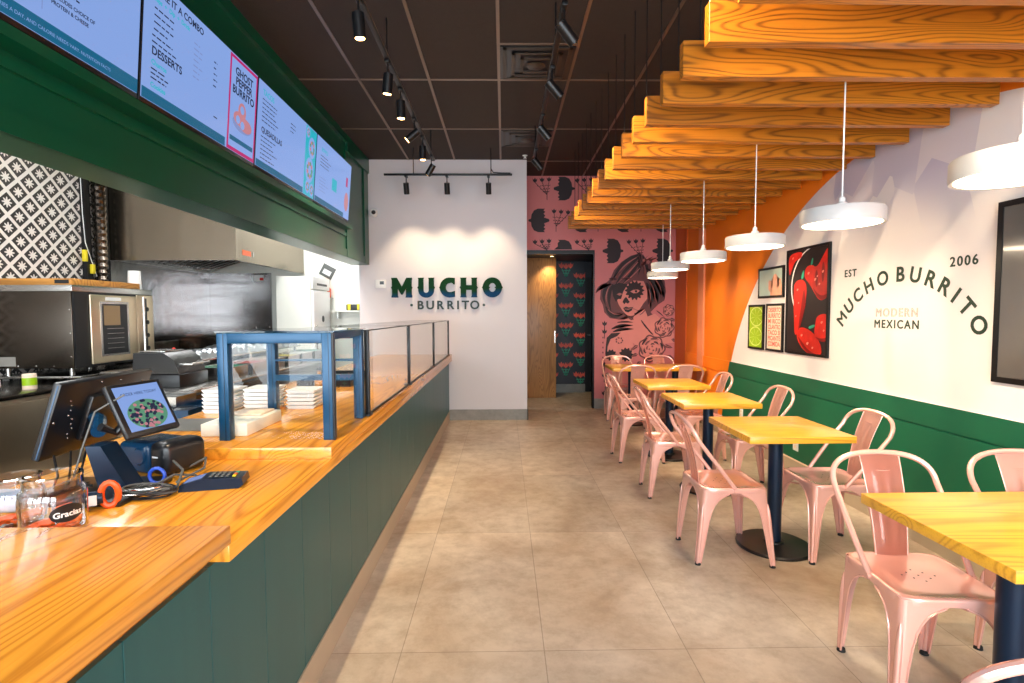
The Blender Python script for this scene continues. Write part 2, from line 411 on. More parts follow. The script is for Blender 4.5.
# ceiling grid
b = MB(); gx, gy = -.0327, 4.70
for i in range(-8, 6):
    x = gx+i*.61
    if XK < x < XW: b.box(x-.012, x+.012, Y0, YP, ZC-.006, ZC)
for j in range(-6, 4):
    y = gy+j*1.22
    if Y0 < y < YP: b.box(XK, XW, y-.012, y+.012, ZC-.0055, ZC)
b.box(gx, gx+.61, 4.09-.012, 4.09+.012, ZC-.0055, ZC).box(gx, gx+.61, 6.5-.012, 6.5+.012, ZC-.0055, ZC)
struct('trim_6', b, M['tbar'])

# ------------------------------------------------------------------ bulkhead over the counter
XB = -1.803
b = MB().box(-2.03, XB, Y0, YB, 2.10, ZC)
struct('wall_bulkhead', b, M['dgreen'])
b = MB()
b.box(XB-.01, XB+.03, Y0, 6.15, 3.40, ZC).box(XB-.01, XB+.016, Y0, 6.15, 3.16, 3.19)          # head rails
b.box(XB-.01, XB+.028, 6.12, YB, 3.30, ZC).box(XB-.01, XB+.016, 6.86, 7.06, 2.1, 3.3).box(XB-.01, XB+.016, 6.08, 6.22, 2.1, 3.3)  # stiles
b.box(XB-.01, XB+.02, Y0, 6.05, 2.33, 2.37)
b.prism([(0, 2.40), (.10, 2.40), (.10, 2.445), (.075, 2.455), (0, 2.47)], 7.62, Matrix.Translation((XB, 6.02, 0)) @ Matrix.Rotation(PI/2, 4, 'X'))
b.box(XB-.01, XB+.012, Y0, 6.86, 2.1, 2.19)
struct('trim_7', b, M['dgreen'])

# ------------------------------------------------------------------ menu screens
ys = [1.44, 2.60, 3.765, 4.915, 6.0]
tilt = math.atan2(.05, .61)
def screen(i, label):
    y0, y1 = ys[i], ys[i+1]; w = y1-y0-.012; h = .625
    root = thing('menu_screen', label, 'screen', (-1.745, (y0+y1)/2, 2.475), 0, 'menu screens over the counter')
    T = Matrix.Rotation(tilt, 4, 'Y')
    F = T @ Matrix.Rotation(PI/2, 4, 'Z') @ Matrix.Rotation(PI/2, 4, 'X')   # (u to +Y, v up, n to +X)
    MB().box(-.055, -.004, -w/2, w/2, 0, h, .004).xf(T).build('housing', M['blackpl'], root, False)
    p = .008; cl = []
    MB().box(-.004, 0, -w/2+p, w/2-p, .022, h-p).xf(T).build('display', M['scr'], root, False)
    def at(u, v, d=.0008): return F @ Matrix.Translation((u, v, d))
    B = {}
    def q(mat, u0, u1, v0, v1, d=.0006):
        B.setdefault(mat, MB()).prism([(u0, v0), (u1, v0), (u1, v1), (u0, v1)], 0, at(0, 0, d))
    def tx(mat, s, u, v, size, al='LEFT', off=.0, sp=1.0, d=.001):
        B.setdefault(mat, MB()).mesh(glyphs(s, size, off, 0, sp, al), at(u, v, d))
    def lines(u, v, n, wid, gap=.024, mat='scrink', th=.007):
        for k in range(n):
            ww = wid*random.uniform(.55, 1); x = u
            while x < u+ww:
                e = min(u+ww, x+random.uniform(.02, .05)); q(mat, x, e, v-k*gap, v-k*gap+th); x = e+.008
    L = -w/2+p; R = w/2-p
    return root, B, q, tx, lines, L, R
def finish(root, B):
    for k, v in B.items(): v.build({'scrink': 'lettering', 'scrteal': 'teal_lettering', 'scrgrey': 'grey_lettering', 'scrband': 'footer_band', 'scrred': 'magenta_border', 'scrfood': 'food_picture', 'scrleaf': 'salad_picture', 'scr': 'white_panel'}[k], M[k], root, False)
# first
root, B, q, tx, lines, L, R = screen(0, 'menu screen nearest the camera, top left corner, with a long teal footer line')
q('scrband', L, R, .022, .085); tx('scr', 'ALL OF 2,000 CALORIES A DAY, AND CALORIE NEEDS VARY. NUTRITION FACTS', L+.28, .050, .019, d=.001)
q('scrgrey', .045, .049, .12, .6)
tx('scrteal', 'Quesadilla', .10, .275, .034, off=.0008); lines(.12, .235, 1, .14); tx('scrink', 'INCLUDES CHOICE OF', .085, .20, .021, off=.0006); tx('scrink', 'PROTEIN & CHEESE', .085, .172, .021, off=.0006)
tx('scrink', 'SALSA, LETTUCE', .12, .345, .021); tx('scrink', '& SOUR CREAM', .12, .32, .021)
lines(L+.05, .50, 10, .35)
finish(root, B)
# second
root, B, q, tx, lines, L, R = screen(1, 'second menu screen with a desserts list and a magenta-edged burrito picture')
xr = R-.36
q('scrband', L, xr-.02, .022, .075)
tx('scrink', 'MAKE IT A COMBO', L+.05, .565, .050, off=.0012); tx('scrteal', 'Chips  +  Dip  +  Drink', L+.05, .52, .032, off=.001)
lines(L+.07, .475, 4, .16, .034); lines(L+.4, .47, 7, .10, .03, 'scrgrey'); lines(L+.60, .46, 5, .05, .034)
tx('scrink', 'DESSERTS', L+.06, .27, .056, off=.0015); tx('scrteal', 'Churros', L+.06, .215, .034, off=.001)
lines(L+.06, .180, 3, .18, .022); tx('scrteal', 'Cookies', L+.06, .105, .034, off=.001)
lines(L+.06, .34, 2, .2, .03); lines(L+.62, .15, 1, .05)
q('scrred', xr, R, .022, .61, .0006); q('scr', xr+.018, R-.018, .045, .59, .0012)
for t, v in (('GHOST', .525), ('PEPPER', .465), ('BURRITO', .405)): tx('scrink', t, (xr+R)/2, v, .068, 'CENTER', .002, 1.0, .0018)
B.setdefault('scrgrey', MB()); ell = lambda cx, cy, rx, ry, n=28: [(cx+rx*math.cos(2*PI*i/n), cy+ry*math.sin(2*PI*i/n)) for i in range(n)]
T_ = Matrix.Rotation(tilt, 4, 'Y') @ Matrix.Rotation(PI/2, 4, 'Z') @ Matrix.Rotation(PI/2, 4, 'X')
cx = (xr+R)/2
B['scrgrey'].prism(ell(cx, .215, .125, .05), 0, T_ @ Matrix.Translation((0, 0, .0018)))
B['scrfood'] = MB()
for a, bb, rx, ry in ((cx-.03, .245, .085, .045), (cx+.04, .225, .085, .045), (cx-.01, .30, .05, .055)): B['scrfood'].prism(ell(a, bb, rx, ry), 0, T_ @ Matrix.Translation((0, 0, .0024)))
for a, bb in ((cx-.06, .235), (cx, .215), (cx-.01, .31)): B['scr'].prism(ell(a, bb, .026, .026), 0, T_ @ Matrix.Translation((0, 0, .003)))
q('scrband', xr+.03, R-.03, .085, .115, .0018); lines(xr+.05, .15, 2, .2)
finish(root, B)
# third
root, B, q, tx, lines, L, R = screen(2, 'third menu screen with a strip of taco pictures down its right side')
q('scrband', L, R-.26, .022, .07)
tx('scrteal', 'TACOS', L+.06, .55, .055, off=.001); lines(L+.06, .50, 6, .3, .03); lines(L+.55, .5, 3, .1, .03)
tx('scrink', 'QUESADILLAS', L+.06, .29, .055, off=.0015); lines(L+.06, .24, 6, .28, .03)
q('scrteal', R-.25, R, .022, .61, .0006)
B['scrfood'] = MB(); B['scrleaf'] = MB()
for j, (a, bb, r) in enumerate(((R-.13, .25, .095), (R-.10, .45, .08), (R-.16, .10, .05), (R-.06, .09, .05), (R-.2, .56, .04))):
    B['scr'] = B.get('scr') or MB(); B['scr'].prism(ell(a, bb, r, r*1.15), 0, T_ @ Matrix.Translation((0, 0, .0012)))
    for t in range(9):
        aa = t*.7; B['scrfood' if t % 2 else 'scrleaf'].prism(ell(a+r*.55*math.cos(aa), bb+r*.6*math.sin(aa), r*.22, r*.2, 10), 0, T_ @ Matrix.Translation((0, 0, .0018+.0002*t)))
finish(root, B)
# fourth
root, B, q, tx, lines, L, R = screen(3, 'farthest menu screen, next to the white sign wall')
q('scrband', L, R-.2, .022, .07); tx('scrteal', 'BOWLS', L+.12, .52, .05, off=.001); lines(L+.1, .46, 4, .3, .03); q('scrteal', L+.45, L+.6, .22, .34)
lines(L+.1, .26, 5, .25, .03, 'scrgrey'); q('scrred', R-.16, R-.1, .36, .46)
B['scrfood'] = MB().prism(ell(R-.12, .2, .07, .1), 0, T_ @ Matrix.Translation((0, 0, .001)))
finish(root, B)

# ------------------------------------------------------------------ service counter
XC, ZH, ZM, XPn = -.7056, .8989, .8507, -.744
XL = -1.70
t = thing('service_counter', 'long teal panelled service counter with beige tiled base', 'counter', (-1.2, 3, 0))
b = MB().box(XL+.06, XPn-.012, Y0+.8, YB-.01, 0, ZM-.045)
b.build('carcass', M['grey'], t)
b = MB(); y = Y0+.8; ws = [.75, .9, .31, .42, .3, .35, .32, .4]; i = 0
while y < YB-.02:
    w = .30; e = min(y+w, YB-.01); b.box(XPn-.012, XPn, y+.0012, e-.0012, .128, ZM-.045, .0008, seg=1); y = e
b.build('front_panel', M['panel'], t)
MB().box(XPn-.012, XPn+.006, Y0+.8, YB-.01, 0, .128).build('base_tile', M['basebeige'], t)
MB().box(XL, XC, 1.325, YB-.005, ZM-.045, ZM, .003).build('worktop', M['oak_y'], t)
o = tag(MB().box(XL, XC, Y0+.8, 1.335, ZM+.0005, ZH, .002).build('counter_top_board', M['oak_y']), 'raised oak counter top board nearest the camera', 'worktop', 'raised oak counter boards')
MB().box(XL, XPn-.013, Y0+.8, 1.315, ZM-.045, ZM, .002).build('worktop', M['oak_y'], t)
o = tag(MB().box(XL, XC, 2.125, YB-.005, ZM+.0005, ZH, .002).build('counter_top_board', M['oak_y']), 'raised oak counter top board under the glass case and guard', 'worktop', 'raised oak counter boards')

# glass case
t = thing('glass_display_case', 'blue framed glass display case at the start of the glass guard', 'display case', (-.97, 2.5, ZH))
x0, x1, y0, y1, z0, z1 = -1.225, -.735, 2.25, 2.76, ZH+.0005, 1.362
pw = .045
for (x, y) in ((x0, y0), (x1-pw, y0), (x0, y1-pw), (x1-pw, y1-pw)):
    p = MB().box(x, x+pw, y, y+pw, z0, z1, .002).build('post', M['blueframe'], t)
    MB().box(x+pw*.62, x+pw*.66, y-.0015, y, z0, z1).build('groove', M['black'], p)
b = MB().box(x0+pw, x1-pw, y0, y0+pw, z1-.045, z1, .002).box(x0+pw, x1-pw, y1-pw, y1, z1-.045, z1, .002)
b.box(x0, x0+pw, y0+pw, y1-pw, z1-.045, z1, .002).box(x1-pw, x1, y0+pw, y1-pw, z1-.03, z1, .002)
b.build('top_rail', M['blueframe'], t)
MB().box(x0+pw, x1-pw, y1-pw, y1-.01, 1.10, 1.13).box(x0+pw, x1-pw, y1-pw, y1-.01, 1.20, 1.21).build('shelf_rail', M['blueframe'], t)
MB().box(x0+pw, x1-pw, y0+.02, y0+.026, z0+.0, z1-.045).build('front_glass', M['glass'], t)
MB().box(x1-.022, x1-.016, y0+pw, y1-pw, z0, z1-.03).build('side_glass', M['glass'], t)
MB().box(x0-.006, x1+.01, y0-.004, y1+.004, z1+.0005, z1+.0085).build('top_glass', M['glass'], t)
MB().box(x1-.004, x1+.006, y0+.0, y0+.012, z0, z1).build('corner_bead', M['black'], t)
# guard
t = thing('glass_guard', 'row of clear glass guard panels with slim dark posts along the counter', 'glass guard', (-.73, 4.8, ZH))
gyv = [2.80, 4.02, 5.44, 6.88]
for y in gyv:
    p = MB().box(-.742, -.718, y-.012, y+.012, ZH+.0005, 1.358, .002).build('post', M['black'], t)
    MB().box(-.765, -.712, y-.03, y+.03, ZH+.0005, ZH+.010, .002).build('foot_plate', M['black'], p)
    MB().box(-1.18, -.742, y-.005, y+.005, 1.350, 1.3575).build('arm', M['black'], p)
for a, c in zip(gyv, gyv[1:]):
    MB().box(-.733, -.727, a+.012, c-.012, ZH+.012, 1.352).build('glass_panel', M['glass'], t)
    MB().box(-1.17, -.72, a+.006, c-.006, 1.3585, 1.3645).build('top_glass', M['glass'], t)
MB().box(-.7355, -.7245, 2.812, 6.868, 1.352, 1.358).box(-.7365, -.7235, 2.812, 6.868, ZH+.0005, ZH+.012).box(-1.176, -1.168, 2.8, 6.88, 1.352, 1.358).build('rail', M['black'], t)

# ------------------------------------------------------------------ cloth: items on the raised counter by the case
t = thing('foam_box', 'long white box lying inside the blue glass case', 'box', (-1.24, 2.5, ZH))
b = MB().prism([(-1.362, 2.32), (-1.365, 2.32)], 0) if False else MB()
b.box(-1.35, -1.145, 2.33, 2.69, ZH+.0005, ZH+.056, .003).build('body', M['foam'], t)
# shift inside the case: back post stands behind it
MB().box(-1.33, -1.17, 2.52, 2.67, ZH+.057, ZH+.066, .002, M=Matrix.Translation((0, 0, 0))).build('lid', M['cream'], t)
mat_ = tag(MB().box(-1.69, -1.36, 2.44, 2.72, ZH+.0005, ZH+.006, .002).build('counter_mat', M['grey']), 'flat grey mat on the counter left of the blue case', 'mat')
def stack(x, y, n, lab):
    t = thing('tray_stack', lab, 'tray stack', (x, y, ZH), 0, 'white foam tray stacks behind the case')
    b = MB()
    for k in range(n):
        z = ZH+.0005+k*.022
        b.prism([(-.07, 0), (.07, 0), (.085, .018), (-.085, .018)], .18, Matrix.Translation((x, y+.09, z)) @ Matrix.Rotation(PI/2, 4, 'X'))
    b.build('tray', M['whitepl'], t)
stack(-1.58, 2.98, 6, 'white foam tray stack farthest left, beside the blue tub')
stack(-1.375, 3.02, 6, 'white foam tray stack seen through the blue case, in the middle')
stack(-1.17, 3.10, 5, 'white foam tray stack seen through the right of the blue case')
exec_later = []

# ------------------------------------------------------------------ pos equipment on the lower counter
def frame_from(c, xdir, up):
    x = Vector(xdir).normalized(); u = Vector(up).normalized(); n = x.cross(u).normalized(); u = n.cross(x)
    m = Matrix((x, u, n)).transposed().to_4x4(); m.translation = Vector(c); return m
t = thing('point_of_sale_terminal', 'large black till monitor turned away on the lower counter', 'till', (-1.45, 1.95, ZM))
F = frame_from((-1.515, 1.985, 1.08), (-.02, 1, 0), (.34, 0, 1))  # u along +Y, v up, n to +X (back side)
MB().box(-.234, .234, -.138, .138, -.028, .0, .006).xf(F).build('monitor_shell', M['blackpl'], t)
MB().box(-.226, .226, -.13, .13, -.0285, -.0275).xf(F).build('display', M['scrink'], t)
MB().box(-.2352, -.2338, -.13, .13, -.012, -.007).xf(F).build('edge_highlight', M['bluepl'], t)  # blue highlight along the left edge, put in as a coloured strip
b = MB().box(-.10, .12, -.09, .08, 0, .022, .006).xf(F); b.build('back_housing', M['blackpl'], t)
b = MB()
for k in range(9): b.ball((-.17+.012*k*.4+random.uniform(-.01, .01), .07-.018*k, .0005), .0028, u=8, v=6, M=F)
for (u, v) in ((-.22, .0), (.05, .12), (-.05, .125), (.18, .1)): b.ball((u, v, .0005), .004, u=8, v=6, M=F)
b.build('screw', M['steel'], t)
b = MB()
b.prism([(-1.335, ZM+.018), (-1.24, ZM+.018), (-1.325, ZM+.16), (-1.375, ZM+.16)], .075, Matrix.Translation((0, 1.795, 0)) @ Matrix.Rotation(PI/2, 4, 'X'))
b.build('neck', M['navy'], t)
MB().box(-1.50, -1.18, 1.60, 1.86, ZM+.0005, ZM+.018, .005).build('base', M['blackpl'], t)
b = MB().tube([(-1.39, 1.80, ZM+.19), (-1.43, 1.86, ZM+.22), (-1.51, 1.93, ZM+.22)], .022, 10); b.build('arm', M['bluepl'], t)
# customer display
t = thing('customer_display', 'small tilted touch display with a picture of a burrito bowl', 'screen', (-1.28, 1.85, ZM))
F = frame_from((-1.275, 1.868, 1.115), (.05, .24, 0), (-.10, 0, .19))
MB().box(-.108, .108, -.100, .100, -.022, 0, .008).xf(F).build('shell', M['blackpl'], t)
MB().box(-.090, .090, -.080, .086, .0002, .001).xf(F).build('display', M['scr'], t)
b = MB().prism(ell(0, -.025, .078, .055, 30), 0, F @ Matrix.Translation((0, 0, .0016))); b3 = MB()
b2 = MB(); 
for k in range(90):
    a = random.uniform(0, 2*PI); r = math.sqrt(random.random())
    (b3 if k % 3 else b2).prism(ell(r*.072*math.cos(a), -.025+r*.05*math.sin(a), .007, .006, 7), 0, F @ Matrix.Translation((0, 0, .002+.00002*k)))
b.build('food_picture', M['scrleaf'], t); b2.build('food_topping', M['scrfood'], t); b3.build('dark_topping', M['scrink'], t)
MB().mesh(glyphs('ORDER HERE TODAY', .015, 0, 0, 1), F @ Matrix.Translation((0, .055, .0016))).build('lettering', M['scrink'], t)
MB().tube([(-1.31, 1.86, 1.09), (-1.36, 1.84, 1.03), (-1.375, 1.79, ZM+.21)], .014, 10).build('arm', M['blackpl'], t)
MB().tube([(-1.29, 1.79, 1.17), (-1.36, 1.75, 1.12), (-1.385, 1.72, 1.0), (-1.40, 1.70, ZM+.06), (-1.47, 1.66, ZM+.03)], .003, 6).build('cable', M['grey'], t)
# receipt printer
t = thing('receipt_printer', 'rounded blue and black receipt printer behind the card reader', 'printer', (-1.335, 2.02, ZM), math.radians(-22))
b = MB(); b.box(-.10, .06, -.085, .085, .001, .115, .02, seg=4); b.build('body', M['bluepl'], t, False)
b = MB().box(.062, .16, -.085, .085, .001, .125, .03, seg=4); b.build('cover', M['blackpl'], t, False)
MB().lathe([(0, .004), (.028, .004), (.033, 0), (.03, -.003)], 24, Matrix.Translation((.02, -.086, .068)) @ Matrix.Rotation(PI/2, 4, 'X')).build('button', M['bluepl'], t, False)
MB().box(.09, .12, -.0865, -.0855, .07, .076).build('badge', M['whitepl'], t, False)
# card terminal
t = thing('card_terminal', 'dark blue handheld card payment terminal lying on the counter edge', 'card reader', (-1.0, 1.79, ZM), math.radians(12))
b = MB().prism([(-.095, 0), (.09, 0), (.105, .012), (.10, .035), (-.02, .04), (-.09, .022)], .085, Matrix.Translation((0, .0425, .001)) @ Matrix.Rotation(PI/2, 4, 'X'))
b.build('body', M['navy'], t, False)
A = Matrix.Translation((.04, 0, .0405)) @ Matrix.Rotation(.03, 4, 'Y')
A2 = Matrix.Translation((-.055, 0, .0325)) @ Matrix.Rotation(-.25, 4, 'Y')
MB().box(-.028, .028, -.028, .028, 0, .0012).xf(A2).build('display', M['scrgrey'], t, False)
b = MB(); c = MB()
for i in range(4):
    for j in range(3): b.box(-.045+i*.017, -.034+i*.017, -.03+j*.02, -.014+j*.02, 0, .003, .001, seg=1)
b.xf(A).build('key', M['grey'], t, False)
for j, nm in enumerate(('yellow', 'orangepl', 'leaf')): c.box(.028, .038, -.03+j*.02, -.014+j*.02, 0, .003, mi=j)
c.xf(A).build('coloured_key', [M['yellow'], M['orangepl'], M['leaf']], t, False)
# cable coil
def coil(cx, cy, z, r, n, mat, name, parent, seed, rad=.0035, sq=.55):
    rd = random.Random(seed); pts = []
    N = n*22
    ph = rd.random()*6
    for i in range(N):
        a = i/22*2*PI; k = 1+.12*math.sin(a*.37+ph)+rd.uniform(-.01, .01)
        pts.append((cx+r*k*math.cos(a), cy+r*sq*k*math.sin(a), z+.006+.018*(.5+.5*math.sin(a*.73+ph))))
    return MB().tube(pts, rad, 6).build(name, mat, parent)
t = thing('cable_coil', 'tangled coil of grey and black cables between scanner and card reader', 'cables', (-1.15, 1.72, ZM))
coil(-1.17, 1.70, ZM, .085, 4, M['blackpl'], 'black_cable', t, 1)
coil(-1.16, 1.705, ZM+.006, .075, 3, M['grey'], 'grey_cable', t, 2)
coil(-1.18, 1.69, ZM+.012, .07, 2, M['steel'], 'pale_cable', t, 5, .003)
b = MB().tube([(-1.15, 1.76, ZM+.02+.035*math.sin(x*.45)) if False else (-1.19+.026*math.cos(x*.45), 1.79, ZM+.040+.026*math.sin(x*.45)) for x in range(15)], .006, 8); b.build('blue_cable', plain('bright blue sleeve', S(40, 80, 190), .4), t)
b = MB().tube([(-1.10, 1.75, ZM+.01), (-1.12, 1.82, ZM+.05), (-1.22, 1.92, ZM+.06), (-1.28, 1.98, ZM+.03)], .0045, 6).tube([(-1.12, 1.78, ZM+.02), (-1.08, 1.88, ZM+.04), (-1.13, 1.98, ZM+.05), (-1.20, 1.97, ZM+.012)], .004, 6)
b.tube([(-1.06, 1.80, ZM+.012), (-1.10, 1.86, ZM+.02), (-1.14, 1.80, ZM+.04), (-1.17, 1.72, ZM+.02)], .004, 6); b.build('loose_cable', M['grey'], t)
b = MB().tube([(-1.24, 1.66, ZM+.008), (-1.22, 1.62, ZM+.006), (-1.27, 1.60, ZM+.006), (-1.31, 1.57, ZM+.01)], .0035, 6); b.build('scanner_lead', M['whitepl'], t)
b = MB()
for k in range(4):
    b.tube([(-1.545+.01*k, 1.80+.06*k, .96), (-1.50, 1.76+.05*k, ZM+.05), (-1.49+.02*k, 1.72+.04*k, ZM+.01), (-1.42, 1.62+.03*k, ZM+.025), (-1.40+.01*k, 1.74, ZM+.025)], .004, 6)
b.build('monitor_lead', M['blackpl'], t)
# barcode scanner
t = thing('barcode_scanner', 'orange and blue handheld scanner with loop handle beside the glass jar', 'scanner', (-1.25, 1.58, ZM), math.radians(25))
b = MB().tube([(-.09, 0, .022), (-.05, 0, .028), (0, 0, .034), (.03, 0, .036)], .02, 14, rr=[.014, .024, .024, .018]); b.build('body', M['navy'], t, False)
MB().tube([(-.075, -.03, .02), (-.04, -.034, .026)], .016, 12, rr=[.012, .017]).build('nozzle', M['orangepl'], t, False)
b = MB().tube([(.045+.022*math.cos(a*PI/8), .0, .042+.036*math.sin(a*PI/8)) for a in range(17)], .0095, 8); b.build('handle', M['orangepl'], t, False)
MB().box(-.012, .018, -.0255, -.022, .02, .05).build('sticker', M['whitepl'], t, False)
# glass jars
def jar(x, y, lab, s=1.0):
    t = thing('glass_jar', lab, 'jar', (x, y, ZM+.0005), 0, 'glass jars at the counter corner')
    pr = [(0, 0), (.066, 0), (.074, .006), (.075, .10), (.072, .115), (.064, .124), (.064, .146), (.068, .149), (.068, .156), (.061, .158), (.060, .126), (.067, .115), (.0705, .10), (.0695, .01), (0, .006)]
    MB().lathe([(r*s, z*s) for r, z in pr], 40).build('glass_body', M['jarglass'], t, False)
    b = MB(); rd = random.Random(3)
    for k in range(22):
        a = rd.random()*2*PI; r = .05*s*math.sqrt(rd.random()); b.box(-.016, .016, -.01, .01, -.003, .003, .002, M=Matrix.Translation((r*math.cos(a), r*math.sin(a), .014+.016*s*rd.random())) @ Matrix.Rotation(rd.random()*6, 4, 'Z') @ Matrix.Rotation(rd.uniform(-.5, .5), 4, 'X'), seg=1)
    b.build('sweets', M['orangepl'], t, False)
    return t
t = jar(-1.235, 1.43, 'clear glass jar with a dark oval label, right of the other jar')
b = MB(); n = 14
for i in range(n):
    a0 = -1.15+i*.09; 
    b.prism([(0, 0)], 0) if False else None
def bent_patch(r, a0, a1, f_lo, f_hi, n=18):
    t_ = bmesh.new(); prev = None
    for i in range(n+1):
        u = i/n; a = a0+(a1-a0)*u; lo = t_.verts.new((r*math.cos(a), r*math.sin(a), f_lo(u))); hi = t_.verts.new((r*math.cos(a), r*math.sin(a), f_hi(u)))
        if prev: t_.faces.new((prev[0], lo, hi, prev[1]))
        prev = (lo, hi)
    me = bpy.data.meshes.new('p'); t_.to_mesh(me); t_.free(); return me
lab = bent_patch(.0757, -1.0, .05, lambda u: .062-.024*math.sqrt(max(0, 1-(2*u-1)**2)), lambda u: .062+.024*math.sqrt(max(0, 1-(2*u-1)**2)))
MB().mesh(lab).build('label', M['blackpl'], t, False)
g = glyphs('Gracias', .021, .0005, 0, 1)
for v in g.vertices:
    a = -.475+v.co.x/.0762; v.co = Vector((.0785*math.cos(a), .0785*math.sin(a), .06+v.co.y))
MB().mesh(g).build('lettering', M['whitepl'], t, False)
t = jar(-1.375, 1.47, 'clear glass jar half cut off by the left picture edge', .9)
o = thing('napkin_pack', 'pale blue flat packet behind the glass jars', 'packet', (-1.55, 1.62, ZM))
MB().box(-1.66, -1.46, 1.56, 1.70, ZM+.0005, ZM+.03, .006, seg=3).build('packet', plain('pale blue wrap', S(176, 196, 224), .4), o)
MB().tube([(-1.62, 1.59, ZM+.031), (-1.57, 1.60, ZM+.034), (-1.52, 1.59, ZM+.033), (-1.47, 1.61, ZM+.031)], .003, 6).build('seam', M['bluepl'], o)

# ------------------------------------------------------------------ tolix style chairs
def lsection(z, ax, ay, hx, hy, th=.003):
    """L profile: corner at (hx,hy) ; arms run back towards the centre by ax, ay"""
    sx = 1 if hx > 0 else -1; sy = 1 if hy > 0 else -1; r = .022
    r = min(r, ax*.45, ay*.45); o = []
    o.append((hx-sx*ax, hy))
    for k in range(7):
        a = PI/2*k/6
        o.append((hx-sx*r+sx*r*math.sin(a), hy-sy*r+sy*r*math.cos(a)))
    o.append((hx, hy-sy*ay))
    i = [(hx-sx*th, hy-sy*ay)]
    for k in range(7):
        a = PI/2*(6-k)/6
        i.append((hx-sx*r+sx*(r-th)*math.sin(a), hy-sy*r+sy*(r-th)*math.cos(a)))
    i.append((hx-sx*ax, hy-sy*th))
    return [Vector((p[0], p[1], z)) for p in o+i]
SZ = .445
def leg_mb(sx, sy):
    top = Vector((sx*.183, sy*.183)); foot = Vector((sx*(.222 if sy < 0 else .178), sy*.215))
    t = bmesh.new(); rings = []; e1 = []; e2 = []; rid = []
    prof = [(.438, .183), (.425, .180), (.412, .150), (.398, .118), (.38, .092), (.355, .073), (.32, .058), (.27, .048), (.20, .040), (.12, .033), (.05, .027), (.012, .024)]
    for z, a in prof:
        u = 1-(z-.012)/(.438-.012); u = max(0, min(1, u)); q = top.lerp(foot, u**1.15)
        s = lsection(z, a if z < .43 else .183, a if z < .43 else .183, q.x, q.y)
        rings.append([t.verts.new(p) for p in s]); e1.append(s[0]); e2.append(s[8]); rid.append((Vector((q.x-sx*.0045, q.y-sy*.0045, z))))
    n = len(rings[0])
    for a, b in zip(rings, rings[1:]):
        for k in range(n): t.faces.new((a[k], a[(k+1) % n], b[(k+1) % n], b[k]))
    t.faces.new(rings[0]); t.faces.new(rings[-1][::-1]); bmesh.ops.recalc_face_normals(t, faces=t.faces)
    m = MB(); m._add(t)
    m.tube(e1[2:], .0042, 6); m.tube(e2[2:], .0042, 6)
    rid = rid[5:]
    m.tube(rid, .01, 8, rr=[.002, .009, .0115, .0115, .0105, .0095, .009][:len(rid)])
    return m, foot
